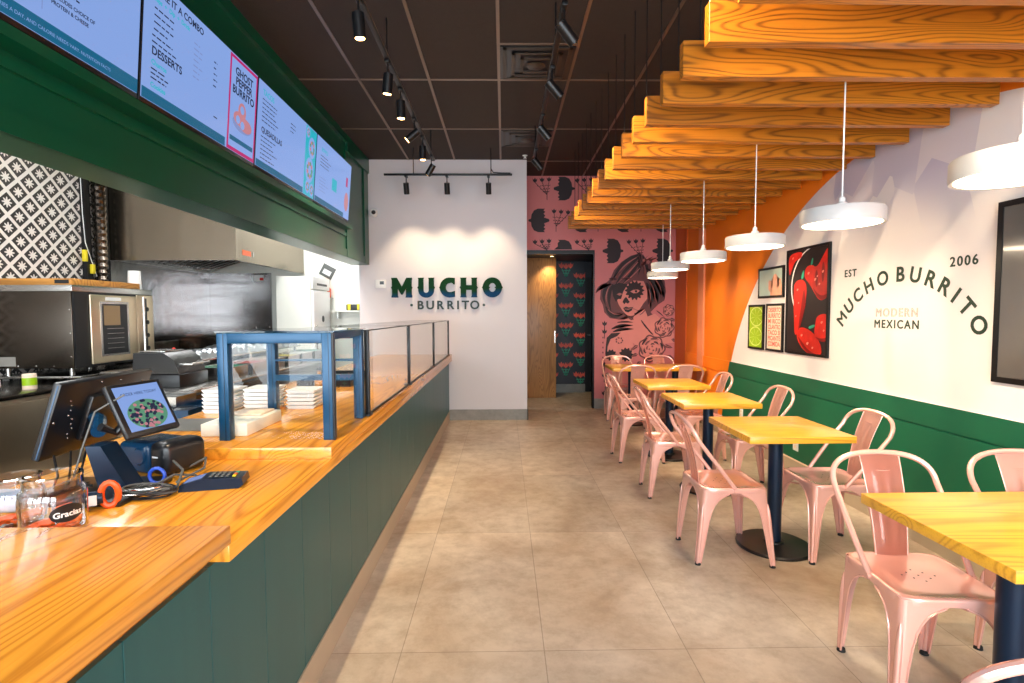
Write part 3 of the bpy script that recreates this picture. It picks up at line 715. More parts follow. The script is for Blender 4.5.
def make_chair():
    r = thing('metal_chair', '', 'chair')
    # seat: rounded square pan with rolled rim and slight dish
    t = bmesh.new(); N = 48
    def sq(h, z, p=5.0, dx=0):
        o = []
        for i in range(N):
            a = 2*PI*i/N; c, s_ = math.cos(a), math.sin(a); rr = h/((abs(c)**p+abs(s_)**p)**(1/p)); o.append(t.verts.new((rr*c, rr*s_, z)))
        return o
    rs = [sq(.183, SZ-.030, 9), sq(.1865, SZ-.028, 9), sq(.1875, SZ-.012, 9), sq(.186, SZ-.002, 9), sq(.180, SZ+.002, 8), sq(.170, SZ, 7), sq(.158, SZ-.006, 5), sq(.12, SZ-.009, 3), sq(.06, SZ-.011, 2.2)]
    for a, b in zip(rs, rs[1:]):
        for k in range(N): t.faces.new((a[k], a[(k+1) % N], b[(k+1) % N], b[k]))
    t.faces.new(rs[-1]); t.faces.new(rs[0][::-1]); bmesh.ops.recalc_face_normals(t, faces=t.faces)
    m = MB(); m._add(t); seat = m.build('seat', M['pink'], r, False, 50)
    h = MB()
    for (x, y) in ((0, 0), (.03, .022), (-.03, .022), (.03, -.022), (-.03, -.022), (0, .044), (0, -.044), (.06, 0), (-.06, 0)):
        h.cyl((x, y+.01, SZ-.0112), (x, y+.01, SZ-.0102), .0034, n=8)
    h.build('drain_hole', M['rubber'], seat, False)
    for sx in (-1, 1):
        for sy in (-1, 1):
            m, ft = leg_mb(sx, sy); lg = m.build('leg', M['pink'], r, False, 50)
            q = MB().cyl((ft.x-sx*.010, ft.y-sy*.010, 0.0005), (ft.x-sx*.010, ft.y-sy*.010, .014), .017, .015, 14); q.build('rubber_foot', M['rubber'], lg, False)
    # cross brace under the seat
    b = MB(); z = .30
    b.tube([(-.165, -.175, z+.06), (0, 0, z+.075), (.165, .172, z+.06)], .006, 6).tube([(.165, -.175, z+.06), (0, 0, z+.075), (-.165, .172, z+.06)], .006, 6)
    b.build('brace', M['pink'], r, False)
    # hoop
    pts = []
    for k in range(11):
        u = k/10; pts.append((-.186-.021*math.sin(u*PI/2), .00+.225*u**1.0, SZ-.005+.285*u))
    A, Bz = .207, .115
    for k in range(1, 24):
        a = PI-PI*k/24; c, s_ = math.cos(a), math.sin(a); e = .78
        x = A*math.copysign(abs(c)**e, c); zz = abs(s_)**e
        pts.append((x, .225+.055*zz, SZ+.28+Bz*zz))
    for k in range(11):
        u = 1-k/10; pts.append((.186+.021*math.sin(u*PI/2), .00+.225*u, SZ-.005+.285*u))
    MB().tube(pts, .0115, 10).build('back_frame', M['pink'], r, False)
    b = MB().cyl((-.175, 0, SZ-.012), (-.197, 0, SZ-.012), .012, n=12).cyl((.175, 0, SZ-.012), (.197, 0, SZ-.012), .012, n=12); b.build('rivet', M['pink'], r, False)
    # splat
    t = bmesh.new(); rows = []; K = 14
    for k in range(K+1):
        u = k/K; w = .062+.019*u; z = SZ-.005+u*.400; y = .165+.113*u-.018*math.sin(u*PI)
        row = []
        for j in range(13):
            s_ = -1+2*j/12; em = 0
            if .12 < u < .80 and (abs(abs(s_)-.33) < .1): em = .004
            row.append(t.verts.new((s_*w, y-.012*(1-s_*s_)*.3-em, z)))
        rows.append(row)
    for a, b in zip(rows, rows[1:]):
        for j in range(12): t.faces.new((a[j], a[j+1], b[j+1], b[j]))
    sol = bmesh.ops.solidify(t, geom=list(t.faces), thickness=.003)
    bmesh.ops.recalc_face_normals(t, faces=t.faces)
    m = MB(); m._add(t)
    m.tube([rows_ for rows_ in [(-.062-.019*k/K, .165+.113*k/K-.018*math.sin(k/K*PI), SZ-.005+k/K*.400) for k in range(K+1)]], .0025, 6)
    m.tube([(.062+.019*k/K, .165+.113*k/K-.018*math.sin(k/K*PI), SZ-.005+k/K*.400) for k in range(K+1)], .0025, 6)
    sp_ = m.build('backrest', M['pink'], r, False, 60)
    q = MB(); zz = SZ+.325; yy = .2505
    q.box(-.028, .028, yy-.006, yy+.001, zz, zz+.003).box(-.028, .028, yy-.004, yy+.001, zz-.03, zz-.027).box(-.029, -.026, yy-.005, yy+.001, zz-.03, zz).box(.026, .029, yy-.005, yy+.001, zz-.03, zz)
    q.build('embossed_plate', M['pink'], sp_, False)
    return r
chair0 = make_chair()
R_ = math.radians
chairs = [
 (1.582, 1.925, -5, 'pink metal chair at the far left of the nearest table, seat in full view'),
 (2.175, 1.925, -5, 'pink metal chair at the far side of the nearest table, by the green wall'),
 (1.08, 1.12, 172, 'pink metal chair cut off at the bottom right corner'),
 (1.312, 3.09, 90, 'pink metal chair on the aisle side of the second table from the front'),
 (1.968, 3.125, -90, 'pink metal chair on the wall side of the second table from the front'),
 (1.345, 4.16, 87, 'pink metal chair on the aisle side of the third table from the front'),
 (1.985, 4.19, -90, 'pink metal chair on the wall side of the third table from the front'),
 (1.318, 5.155, 92, 'pink metal chair on the aisle side of the fourth table from the front'),
 (1.95, 5.20, -90, 'pink metal chair on the wall side of the fourth table from the front'),
 (1.548, 6.26, 180, 'pink metal chair with its back to us at the farthest table, left one'),
 (2.10, 6.25, 180, 'pink metal chair with its back to us at the farthest table, right one'),
 (1.60, 7.16, 0, 'pink metal chair facing us against the mural, left one'),
 (2.20, 7.16, 0, 'pink metal chair facing us against the mural, right one'),
]
for i, (x, y, a, lab) in enumerate(chairs):
    o = chair0 if i == 0 else dup(chair0)
    o.location = (x, y, 0); o.rotation_euler = (0, 0, R_(a)); o['label'] = lab; o['group'] = 'pink metal cafe chairs'

# ------------------------------------------------------------------ tables
def table(cx, cy, w, d, lab, legs):
    r = thing('cafe_table', lab, 'table', (cx, cy, 0), 0, 'oak topped cafe tables')
    MB().box(-w/2, w/2, -d/2, d/2, .712, .75, .002).build('tabletop', M['table'], r, False)
    for x in legs:
        l_ = MB().cyl((x, 0, .03), (x, 0, .70), .0415, n=32).build('post', M['navy'], r, False)
        MB().box(x-.15, x+.15, -.03, .03, .700, .7115).box(x-.03, x+.03, -.15, .15, .700, .7115).build('bracket', M['black'], l_, False)
        MB().lathe([(0, .001), (.215, .001), (.217, .010), (.21, .018), (.12, .024), (.06, .030), (.058, .040), (0, .040)], 48, Matrix.Translation((x, 0, 0))).build('base_plate', M['black'], r, False)
table(1.96, 1.65, 1.19, .61, 'wide oak table nearest the camera, cut off by the right edge', (-.295, .295))
table(1.665, 3.155, .60, .59, 'square oak cafe table, second from the front', (0,))
table(1.665, 4.22, .60, .585, 'square oak cafe table, third from the front', (0,))
table(1.665, 5.215, .60, .585, 'square oak cafe table, fourth from the front', (0,))
table(1.96, 6.83, 1.17, .59, 'wide oak table at the back by the mural', (-.29, .29))

# ------------------------------------------------------------------ ceiling beams
for i in range(17):
    yf = 1.865+.3015*i
    r = thing('ceiling_beam', 'hanging oak ceiling beam, %s from the front of the row' % ORD[i] if i not in (0, 16) else ('hanging oak ceiling beam nearest the camera, cut by the top edge' if i == 0 else 'hanging oak ceiling beam farthest back, by the pink wall'), 'beam', (1.7, yf-.025, 2.509), 0, 'hanging oak ceiling beams')
    MB().box(.815-1.7, 2.556-1.7, -.025, .025, 0, .160, .0015, seg=1).build('beam_body', M['beam'], r, False)
    for x in (-.80, .0, .7): MB().cyl((x, 0, .1595), (x, 0, ZC-2.509-.001), .0035, n=8).build('hanger', M['black'], r, False)

# ------------------------------------------------------------------ pendants
def pendant(x, y, lab, ref=[None]):
    if ref[0] is None:
        r = thing('pendant_lamp', lab, 'pendant lamp', (x, y, 1.872), 0, 'white disc pendant lamps')
        MB().lathe([(.170, .004), (.182, .0), (.184, .004), (.184, .066), (.180, .073), (.03, .078), (0, .078)], 56).build('shade', M['shade'], r, False)
        MB().lathe([(0, .002), (.1695, .002), (.1695, .010), (0, .010)], 48).build('diffuser', M['lamp'], r, False)
        MB().lathe([(0, .0785), (.024, .0785), (.024, .105), (.014, .112), (.014, .13), (.006, .138), (0, .138)], 20).build('cap', M['whitepl'], r, False)
        MB().cyl((0, 0, .138), (0, 0, ZC-1.872-.02), .0035, n=8).build('cable', M['whitepl'], r, False)
        MB().lathe([(0, ZC-1.873), (.05, ZC-1.873), (.05, ZC-1.892), (0, ZC-1.897)], 24).build('ceiling_rose', M['blackpl'], r, False)
        ref[0] = r
    else:
        r = dup(ref[0]); r.location = (x, y, 1.872); r['label'] = lab
    ld = bpy.data.lights.new('pendant_glow', 'AREA'); ld.shape = 'DISK'; ld.size = .32; ld.energy = PEND; ld.color = (1, .78, .54)
    lo = bpy.data.objects.new('pendant_glow', ld); C.objects.link(lo); lo.location = (x, y, 1.868)
PEND = 5.0
pendant(1.665, 1.685, 'white disc pendant lamp at the right edge, over the nearest table')
pendant(1.665, 2.585, 'white disc pendant lamp nearest in full view, left of the curved lettering')
pendant(1.665, 3.48, 'white disc pendant lamp over the orange wall edge, third from the front')
pendant(1.665, 4.385, 'white disc pendant lamp, fourth from the front')
pendant(1.665, 5.255, 'white disc pendant lamp, fifth from the front, before the mural')
pendant(1.95, 6.44, 'white disc pendant lamp farthest back and lowest in the picture')

# ------------------------------------------------------------------ track lights
def spot(x, y, z, d, lab, group, energy, size=1.0, lit=True, blend=.6, col=(1, .76, .48)):
    """z = track height; d = aim direction"""
    d = Vector(d).normalized()
    r = thing('track_spotlight', lab, 'spotlight', (x, y, z), 0, group)
    j = Vector((0, 0, -.135)); c = j+d*.04
    MB().box(-.016, .016, -.04, .04, -.022, -.0005, .003).build('adapter', M['black'], r, False)
    MB().cyl((0, 0, -.022), (0, 0, -.12), .006, n=10).build('stem', M['black'], r, False)
    MB().cyl(j-d*.045, j+d*.085, .034, n=24).build('can', M['black'], r, False)
    MB().cyl(j+d*.0852, j+d*.087, .027, n=24).build('lens', M['spotlens'], r, False)
    MB().cyl(j+d*.085, j+d*.089, .034, .034, 24, cap=False).build('rim', M['black'], r, False)
    ld = bpy.data.lights.new('spot_beam', 'SPOT'); ld.energy = energy; ld.spot_size = R_(62)*size; ld.spot_blend = blend; ld.color = col; ld.shadow_soft_size = .02
    lo = bpy.data.objects.new('spot_beam', ld); C.objects.link(lo); lo.location = Vector((x, y, z))+j+d*.10
    lo.rotation_euler = d.to_track_quat('-Z', 'Y').to_euler()
SE = 80
def track(name, lab, p0, p1, rods, cat='light track'):
    p0, p1 = Vector(p0), Vector(p1); r = thing(name, lab, cat, (p0+p1)/2)
    a = (p1-p0)
    if abs(a.y) > abs(a.x): MB().box(p0.x-.017, p0.x+.017, p0.y, p1.y, p0.z, p0.z+.022, .002).build('rail', M['black'], r); MB().box(p0.x+.0172, p0.x+.019, p0.y, p1.y, p0.z+.006, p0.z+.016).build('rail_edge', M['tbar'], r)
    else: MB().box(p0.x, p1.x, p0.y-.017, p0.y+.017, p0.z, p0.z+.022, .002).build('rail', M['black'], r)
    for (x, y) in rods: MB().cyl((x, y, p0.z+.022), (x, y, ZC-.008), .006, n=8).build('rod', M['black'], r)
    return r
track('light_track', 'ceiling light track over the counter side', (-.80, -.6, 3.20), (-.80, 6.15, 3.20), [(-.80, 1.4), (-.80, 3.74), (-.80, 5.94)])
track('light_track', 'ceiling light track between the aisle and the tables', (.35, -.6, 3.18), (.35, 5.95, 3.18), [(.35, 1.2), (.35, 3.55), (.35, 5.8)])
r = track('light_track', 'short black light track in front of the lettered white wall', (-1.46, 6.55, 3.14), (.11, 6.55, 3.14), [(-1.1, 6.55), (-.15, 6.57)])
MB().tube([(-.15, 6.55, 3.22), (-.12, 6.54, 3.175), (-.02, 6.54, 3.168), (.09, 6.55, 3.17)], .007, 6).build('feed_cable', M['black'], r)
GL, GR, GB = 'spotlights on the counter side track', 'spotlights on the aisle track', 'spotlights facing the lettered wall'
for y, d, w in ((3.02, (.05, .1, -1), 'nearest visible'), (3.76, (-.1, .1, -1), 'second'), (4.22, (.0, .05, -1), 'third'), (4.84, (-.8, -.1, -.7), 'fourth, tilted left'), (5.33, (.0, .05, -1), 'fifth, pointing down'), (5.96, (-.5, .1, -.8), 'farthest, tilted')):
    spot(-.80, y, 3.20, d, 'black track spotlight over the counter side, %s' % w, GL, SE)
spot(-.80, 1.6, 3.20, (-.2, .1, -1), 'black track spotlight over the counter side, above the camera', GL, SE*1.2)
spot(-.80, .2, 3.20, (-.1, .1, -1), 'black track spotlight over the counter side, behind the camera', GL, SE*1.2)
for y, d, w in ((3.05, (.75, .35, -.75), 'nearest visible'), (3.80, (.8, .3, -.8), 'second'), (4.69, (.8, .2, -.9), 'third'), (5.65, (.75, .3, -.8), 'farthest')):
    spot(.35, y, 3.18, d, 'black track spotlight over the aisle, %s, aimed at the tables' % w, GR, SE*1.3)
spot(.35, 1.9, 3.18, (.8, .2, -.8), 'black track spotlight over the aisle, above the camera', GR, SE*1.3)
spot(.35, .8, 3.18, (.8, .3, -.8), 'black track spotlight over the aisle, behind the camera', GR, SE*1.3)
for x, w in ((-1.19, 'left'), (-.69, 'middle'), (-.18, 'right')):
    spot(x, 6.55, 3.14, (.0, .42, -1), 'black track spotlight before the lettered wall, %s of three' % w, GB, 34, 1.25, blend=.9)

# vents
def vent(y0, lab):
    r = thing('ceiling_vent', lab, 'ceiling vent', (gx+.305, y0+.29, ZC), 0, 'square ceiling vents')
    MB().box(-.292, .292, -.277, .277, -.012, -.007).build('backing', M['blackpl'], r, False)
    for k, s_ in enumerate((.27, .20, .13)):
        b = MB(); z = -.018-.006*k
        for (a0, a1, c0, c1) in ((-s_, s_, -s_, -s_+.03), (-s_, s_, s_-.03, s_), (-s_, -s_+.03, -s_, s_), (s_-.03, s_, -s_, s_)): b.box(a0, a1, c0, c1, z, z+.006, .001, seg=1)
        b.build('louvre_ring', M['ventm'], r, False)
    MB().lathe([(0, -.036), (.06, -.034), (.075, -.028), (0, -.022)], 20).build('centre_cap', M['ventm'], r, False)
vent(4.10, 'square dark ceiling vent, nearer one'); vent(5.93, 'square dark ceiling vent, farther one')
o = thing('sprinkler_head', 'small white sprinkler on the dark ceiling by the lettered wall', 'sprinkler', (.283, 6.87, ZC))
MB().lathe([(0, -.007), (.035, -.007), (.03, -.014), (.012, -.016), (.012, -.04), (.025, -.042), (0, -.046)], 20).build('head', M['whitepl'], o, False)

# ------------------------------------------------------------------ lettered wall
t = thing('restaurant_sign', 'raised green and blue lettering reading MUCHO BURRITO on white wall', 'sign', (-.76, YB, 1.7))
def sx_(c): return -1.501+(c-90)*.001698
def sz_(c): return 1.927-(c-220)*.00173
def letter(polys, nm):
    b = MB()
    for k, p in enumerate(polys):
        # polygon in crop units; extruded out of the wall towards -Y
        b.prism([(sx_(x), sz_(y)) for x, y in p], .03+.0001*k, Matrix.Translation((0, YB-.012, 0)) @ Matrix.Rotation(PI/2, 4, 'X'))
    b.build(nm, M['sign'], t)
def spike(x, sgn): return [(x, 284), (x+sgn*9, 296), (x, 308)]
letter([[(93, 220), (135, 220), (174, 290), (210, 220), (253, 220), (253, 232), (249, 240), (249, 350), (253, 358), (253, 372), (202, 372), (206, 358), (206, 300), (178, 350), (168, 350), (140, 300), (140, 358), (144, 372), (93, 372), (93, 358), (97, 350), (97, 240), (93, 232)], spike(98, -1), spike(248, 1)], 'letter')
def arc(cx, cy, rx, ry, a0, a1, n=16): return [(cx+rx*math.cos(R_(a0+(a1-a0)*i/n)), cy+ry*math.sin(R_(a0+(a1-a0)*i/n))) for i in range(n+1)]
letter([[(300, 220), (347, 220), (343, 232)]+[(343, 310)]+arc(364, 318, 21, 18, 180, 0, 10)+[(385, 232), (381, 220), (428, 220), (424, 232)]+arc(364, 315, 61, 59, 0, 180, 18)+[(304, 232)], spike(304, -1), spike(425, 1)], 'letter')
letter([arc(548, 296, 76, 77, 90, 270, 22)+[(590, 222), (590, 272), (578, 272), (572, 262), (560, 258)]+arc(548, 296, 30, 34, 270, 90, 12)+[(562, 330), (590, 322), (590, 368)], spike(475, -1)], 'letter')
letter([[(632, 220), (682, 220), (678, 232), (678, 278), (722, 278), (722, 232), (718, 220), (767, 220), (763, 232), (763, 358), (767, 372), (718, 372), (722, 358), (722, 314), (678, 314), (678, 358), (682, 372), (632, 372), (636, 358), (636, 232)], spike(636, -1), spike(763, 1)], 'letter')
oo = arc(885, 296, 76, 77, 0, 180, 20); oi = arc(885, 296, 28, 34, 180, 0, 14)
letter([oo+oi, arc(885, 296, 76, 77, 180, 360, 20)+arc(885, 296, 28, 34, 360, 180, 14), spike(811, -1), spike(959, 1), [(858, 288), (868, 296), (858, 304)], [(912, 288), (902, 296), (912, 304)]], 'letter')
xs = {'B': 316, 'U': 393, 'R': 472, 'R2': 552, 'I': 613, 'T': 671, 'O': 745}
for k, x in xs.items():
    MB().mesh(glyphs(k[0], .158, .004, .010, 1), face_mY(sx_(x), YB-.012, 1.557)).build('letter', M['signside'], t)
for x in (246, 817): MB().cyl((sx_(x), YB-.02, 1.563), (sx_(x), YB-.001, 1.563), .018, n=16).build('dot', M['signside'], t)
o = thing('security_camera', 'small white dome camera high on the white wall', 'camera', (-1.719, YB, 2.787))
MB().lathe([(0, 0), (.055, 0), (.055, .025), (.04, .05), (0, .05)], 28, Matrix.Translation((0, -.001, 0)) @ Matrix.Rotation(PI/2, 4, 'X')).build('housing', M['whitepl'], o, False)
MB().ball((.006, -.052, .0), .028).build('lens', M['blackpl'], o, False)
o = thing('thermostat', 'small white thermostat left of the raised lettering', 'thermostat', (-1.642, YB, 1.847))
MB().box(-.07, .07, -.028, -.001, -.055, .055, .006).build('housing', M['whitepl'], o, False)
MB().box(-.01, .045, -.030, -.0285, -.008, .035).build('display', M['blackpl'], o, False)

# ------------------------------------------------------------------ right wall graphics
t = thing('wall_lettering', 'painted lettering EST 2006 MUCHO BURRITO MODERN MEXICAN on white wall', 'wall lettering', (XW, 3.42, 1.5))
cy, cz, Rr = 3.42, .985, .70
wrd = 'MUCHO BURRITO'; angs = [-54.5, -44, -33.5, -22, -10, None, 3, 13, 22.5, 31.5, 38.5, 46.5, 56.5]
angs = [-54.5, -44.5, -34.5, -24, -12.5, None, 0.5, 11, 21, 30.5, 38.5, 46.5, 57]
for ch, a in zip(wrd, angs):
    if a is None: continue
    a = R_(a); y = cy-Rr*math.sin(a); z = cz+Rr*math.cos(a)
    m = face_mX(XW-.0016, y, z) @ Matrix.Rotation(-a, 4, 'Z')
    q = MB()
    if ch == 'M':
        for k, (u, v) in enumerate(((-.003, 0), (.003, 0), (0, -.0025), (0, .0025))): q.mesh(glyphs(ch, .135, 0, .0006, 1), m @ Matrix.Translation((u, v, .0001*k)))
    else: q.mesh(glyphs(ch, .135, .0035, .0006, 1), m)
    q.build('letter', M['textink'], t)
for s_, y, z, sz, mt in (('EST', 3.91, 1.732, .075, 'textink'), ('2006', 2.94, 1.728, .078, 'textink'), ('MEXICAN', 3.44, 1.359, .078, 'textink')):
    q = MB()
    for k, (u, v) in enumerate(((-.0022, 0), (.0022, 0), (0, -.0018), (0, .0018))): q.mesh(glyphs(s_, sz, 0, .0006, 1.25), face_mX(XW-.0016, y, z) @ Matrix.Translation((u, v, .0001*k)))
    q.build('lettering', M[mt], t)
# outlined word
MB().mesh(glyphs('MODERN', .078, 0, 0, 1.25, fill=False), face_mX(XW-.0016, 3.44, 1.437)).build('outline_lettering', M['greyink'], t)

def frame(y0, y1, z0, z1, lab, art, wd=.022, bg='poster', nm='framed_poster', fm='black'):
    """y0>y1 : y0 is the far (left in picture) side"""
    t = thing(nm, lab, 'framed picture', (XW, (y0+y1)/2, z0), 0, 'framed pictures on the right wall' if nm == 'framed_poster' else None)
    X0, X1 = XW-.020, XW-.001
    b = MB().box(X0, X1, y1, y0, z0, z0+wd).box(X0, X1, y1, y0, z1-wd, z1).box(X0, X1, y1, y1+wd, z0+wd, z1-wd).box(X0, X1, y0-wd, y0, z0+wd, z1-wd)
    b.build('frame', M[fm], t)
    MB().box(XW-.016, XW-.002, y1+wd, y0-wd, z0+wd, z1-wd).build('print', M[bg], t)
    w, h = y0-y1-2*wd, z1-z0-2*wd
    layers = {}
    def P(mat, pts, d=1):
        MM = Matrix.Translation((XW-.0164-.0003*d, y0-wd, z0+wd)) @ Matrix.Rotation(-PI/2, 4, 'Z') @ Matrix.Rotation(PI/2, 4, 'X')
        pts = [(min(1, max(0, x))*w, min(1, max(0, y))*h) for x, y in pts]
        layers.setdefault(mat, MB()).prism(pts, 0, MM)
    art(P, t, w, h)
    for k, v in layers.items(): v.build({'chili': 'chilli_shape', 'chili_hi': 'chilli_highlight', 'chili_dk': 'chilli_shadow_side', 'lime': 'lime_slice', 'lime_hi': 'lime_rind', 'cactus': 'cactus_shape', 'redprint': 'letter_row', 'whitepl': 'plate_rim', 'leaf': 'stem', 'mint': 'pale_ground', 'poster': 'dark_shape', 'lime_l': 'x'}.get(k, 'shape'), M[k], t)
    return t
def blob(cx, cy, rx, ry, rot=0, n=22, wob=.06, seed=0):
    rd = random.Random(seed); o = []; c, s_ = math.cos(rot), math.sin(rot); p1, p2 = rd.random()*6, rd.random()*6
    for i in range(n):
        a = 2*PI*i/n; k = 1+wob*math.sin(2*a+p1)+wob*math.sin(3*a+p2); x, y = rx*k*math.cos(a), ry*k*math.sin(a)
        o.append((cx+x*c-y*s_, cy+x*s_+y*c))
    return o
def art_chili(P, t, w, h):
    # crop units (255..470 , 60..590) -> 0..1
    def f(pts):
        for _ in range(2 if len(pts) < 16 else 0):
            q_ = []
            for a_, b_ in zip(pts, pts[1:]+pts[:1]): q_ += [(a_[0]*.75+b_[0]*.25, a_[1]*.75+b_[1]*.25), (a_[0]*.25+b_[0]*.75, a_[1]*.25+b_[1]*.75)]
            pts = q_
        return [((x-262)/(460-262), 1-(y-55)/(590-55)) for x, y in pts]
    for k in range(2):
        o = [(400+115*math.cos(R_(a))-k*0, 230+200*math.sin(R_(a))) for a in range(150, 290, 8)]; i = [(400+(110)*math.cos(R_(a)), 230+(195)*math.sin(R_(a))) for a in range(150, 290, 8)][::-1]
    P('whitepl', f([(400+118*math.cos(R_(a)), 245+200*math.sin(R_(a))) for a in range(140, 285, 7)]+[(400+112*math.cos(R_(a)), 245+194*math.sin(R_(a))) for a in range(140, 285, 7)][::-1]), 1)
    P('chili', f([(270, 65), (340, 60), (335, 95), (300, 105), (285, 150), (272, 190), (265, 120)]), 2)
    P('chili', f([(305, 215), (340, 205), (365, 235), (362, 330), (345, 420), (325, 490), (308, 505), (303, 440), (298, 340), (296, 250)]), 3)
    P('chili', f([(355, 150), (385, 135), (410, 160), (440, 100), (460, 60), (470, 120), (470, 300), (430, 330), (400, 280), (375, 230), (350, 200)]), 2)
    P('chili', f([(415, 400), (450, 385), (470, 400), (470, 515), (440, 530), (405, 500), (410, 440)]), 4)
    P('chili', f([(320, 470), (350, 455), (400, 480), (435, 530), (445, 580), (430, 598), (380, 595), (340, 560), (318, 510)]), 5)
    P('leaf', f([(375, 455), (405, 440), (412, 450), (385, 468)]), 6); P('leaf', f([(333, 205), (345, 160), (352, 165), (345, 210)]), 6); P('leaf', f([(380, 140), (388, 105), (394, 108), (390, 142)]), 6)
    for (x, y, r) in ((318, 260, 8), (325, 330, 6), (372, 180, 8), (405, 215, 9), (425, 240, 7), (440, 180, 8), (345, 500, 8), (375, 540, 9), (400, 560, 7), (440, 430, 8), (450, 470, 6), (415, 200, 6), (290, 90, 7), (312, 400, 6)):
        P('chili_hi', f(blob(x, y, r*.55, r*.8, .4)), 7)
    for q_ in ([(352, 240), (362, 330), (345, 420), (325, 490), (330, 420), (340, 330)], [(385, 240), (430, 330), (470, 300), (470, 285), (430, 305)], [(405, 500), (440, 530), (470, 515), (470, 500), (440, 512)], [(320, 500), (345, 560), (385, 595), (430, 598), (380, 575), (345, 530)], [(410, 160), (402, 200), (412, 270), (420, 200)], [(440, 120), (432, 180), (440, 250), (450, 170)]):
        P('chili_dk', f(q_), 6)
def art_lime(P, t, w, h):
    P('lime', [(.0, .0), (1, 0), (1, 1), (0, 1)], 1)
    for k, (cx, cy) in enumerate(((.55, .76), (.5, .27))):
        P('lime_hi', blob(cx, cy, .52, .245, 0, 28, 0), 2+k*3); P('lime', blob(cx, cy, .46, .215, 0, 28, 0), 3+k*3)
        for q_ in range(8):
            a = q_*PI/4+.2; P('lime_hi', [(cx, cy), (cx+.44*math.cos(a), cy+.2*math.sin(a)), (cx+.44*math.cos(a+.07), cy+.2*math.sin(a+.07))], 4+k*3)
def art_cactus(P, t, w, h):
    P('mint', [(0, 0), (1, 0), (1, 1), (0, 1)], 1)
    P('cactus', [(.5, 0), (.98, 0), (1, .25), (.95, .6), (.88, .62), (.86, .3), (.8, .3), (.8, .7), (.74, .8), (.66, .8), (.6, .7), (.6, .3), (.54, .3), (.54, .55), (.48, .6), (.42, .55), (.42, .25), (.5, .12)], 2)
def art_text(P, t, w, h):
    rows = ['DESIERTO', 'BURRITO', 'MI RICO', 'CILANTRO', 'TACO SI', 'PICANTE', 'COMIDA']
    for i, s_ in enumerate(rows):
        g = glyphs(s_, .064, .002, 0, 1); mx = max(v.co.x for v in g.vertices)-min(v.co.x for v in g.vertices)
        MM = Matrix.Translation((XW-.0168, (t.location.y), t.location.z+.022+h*(1-(i+.75)/7.6))) @ Matrix.Rotation(-PI/2, 4, 'Z') @ Matrix.Rotation(PI/2, 4, 'X') @ Matrix.Diagonal((w*.86/mx, .95, 1, 1))
        MB().mesh(g, MM).build('letter_row', M['redprint'], t)
frame(4.772, 4.14, 1.076, 2.003, 'large black framed poster of red chillies', art_chili)
frame(5.30, 4.823, 1.586, 1.881, 'small framed print of a peach cactus on mint', art_cactus)
frame(5.50, 5.182, 1.071, 1.524, 'narrow framed print of green lime slices', art_lime)
frame(5.128, 4.82, 1.073, 1.529, 'narrow framed print of red letter rows beside the limes', art_text, bg='cream')
M['greyposter'] = plain('grey board', S(96, 92, 88), .16, var=.05, coat=.6)
M['paleyellow'] = plain('pale yellow letters', S(226, 226, 170), .5); M['seagreen'] = plain('sea green letters', S(60, 170, 140), .5)
def art_menu(P, t, w, h):
    P('paleyellow', [(.38, .58), (.43, .58), (.43, .74), (.38, .74)], 1); P('paleyellow', [(.43, .66), (.5, .58), (.5, .62), (.45, .70)], 1)
    P('seagreen', blob(.5, .43, .09, .05, 0, 24, 0), 1); P('greyposter', blob(.5, .43, .05, .025, 0, 20, 0), 2)
frame(2.726, 2.08, 1.073, 2.009, 'big dark grey framed board cut off by the right edge', art_menu, .03, 'greyposter')
for y, z, w in ((3.40, .327, 'nearest'), (4.55, .281, 'middle'), (5.62, .355, 'farthest')):
    o = thing('wall_outlet', 'white wall outlet low on the green panelling, %s of three' % w, 'outlet', (XW-.016, y, z), 0, 'white wall outlets')
    MB().box(-.008, -.0005, -.04, .04, -.06, .06, .003).build('plate', M['whitepl'], o, False)
    MB().box(-.0095, -.008, -.016, .016, .008, .036).box(-.0095, -.008, -.016, .016, -.036, -.008).build('socket', M['cream'], o, False)

# ------------------------------------------------------------------ mural on the pink wall
def mX(px): return .352+(px-527)*.01498
def mZ(py): return 2.393-(py-250)*.01511
t = thing('wall_mural', 'pink wallpaper mural of a woman with painted face, skull and roses', 'mural', (1.98, YP, 1.2))
layers = {}
def PW(mat, pts, d=1, k=None):
    """pts in picture pixels mapped to the wall plane"""
    MM = Matrix.Translation((0, YP-.0006-.0004*d, 0)) @ Matrix.Rotation(PI/2, 4, 'X')
    q = []
    for x, y in pts: q.append((min(XW-.013, mX(x)), max(.16, mZ(y))))
    layers.setdefault(mat, MB()).prism(q, 0, MM)
def A(pts, oy=0): return [(590+x/6.83, 240+oy+y/6.83) for x, y in pts]
def Bc(pts): return A(pts, 70)
def scal(cx, cy, r, n=14, amp=.13, sq=1.0):
    return [(cx+r*(1+amp*math.cos(n*2*PI*i/(n*6)))*math.cos(2*PI*i/(n*6)), cy+sq*r*(1+amp*math.cos(n*2*PI*i/(n*6)))*math.sin(2*PI*i/(n*6))) for i in range(n*6)]
def stroke(mat, pts, w0, d, fn=A, w1=None):
    """tapered brush stroke"""
    w1 = w0*.2 if w1 is None else w1
    L = []; R2 = []; n = len(pts)
    for i, p in enumerate(pts):
        a = pts[max(0, i-1)]; b_ = pts[min(n-1, i+1)]; dx, dy = b_[0]-a[0], b_[1]-a[1]; l_ = math.hypot(dx, dy) or 1
        u = i/(n-1); w = (w0*math.sin(PI*min(1, u*1.0+.12)) if w1 < w0*.5 else w0)*.5+.6
        L.append((p[0]-dy/l_*w, p[1]+dx/l_*w)); R2.append((p[0]+dy/l_*w, p[1]-dx/l_*w))
    PW(mat, fn(L+R2[::-1]), d)
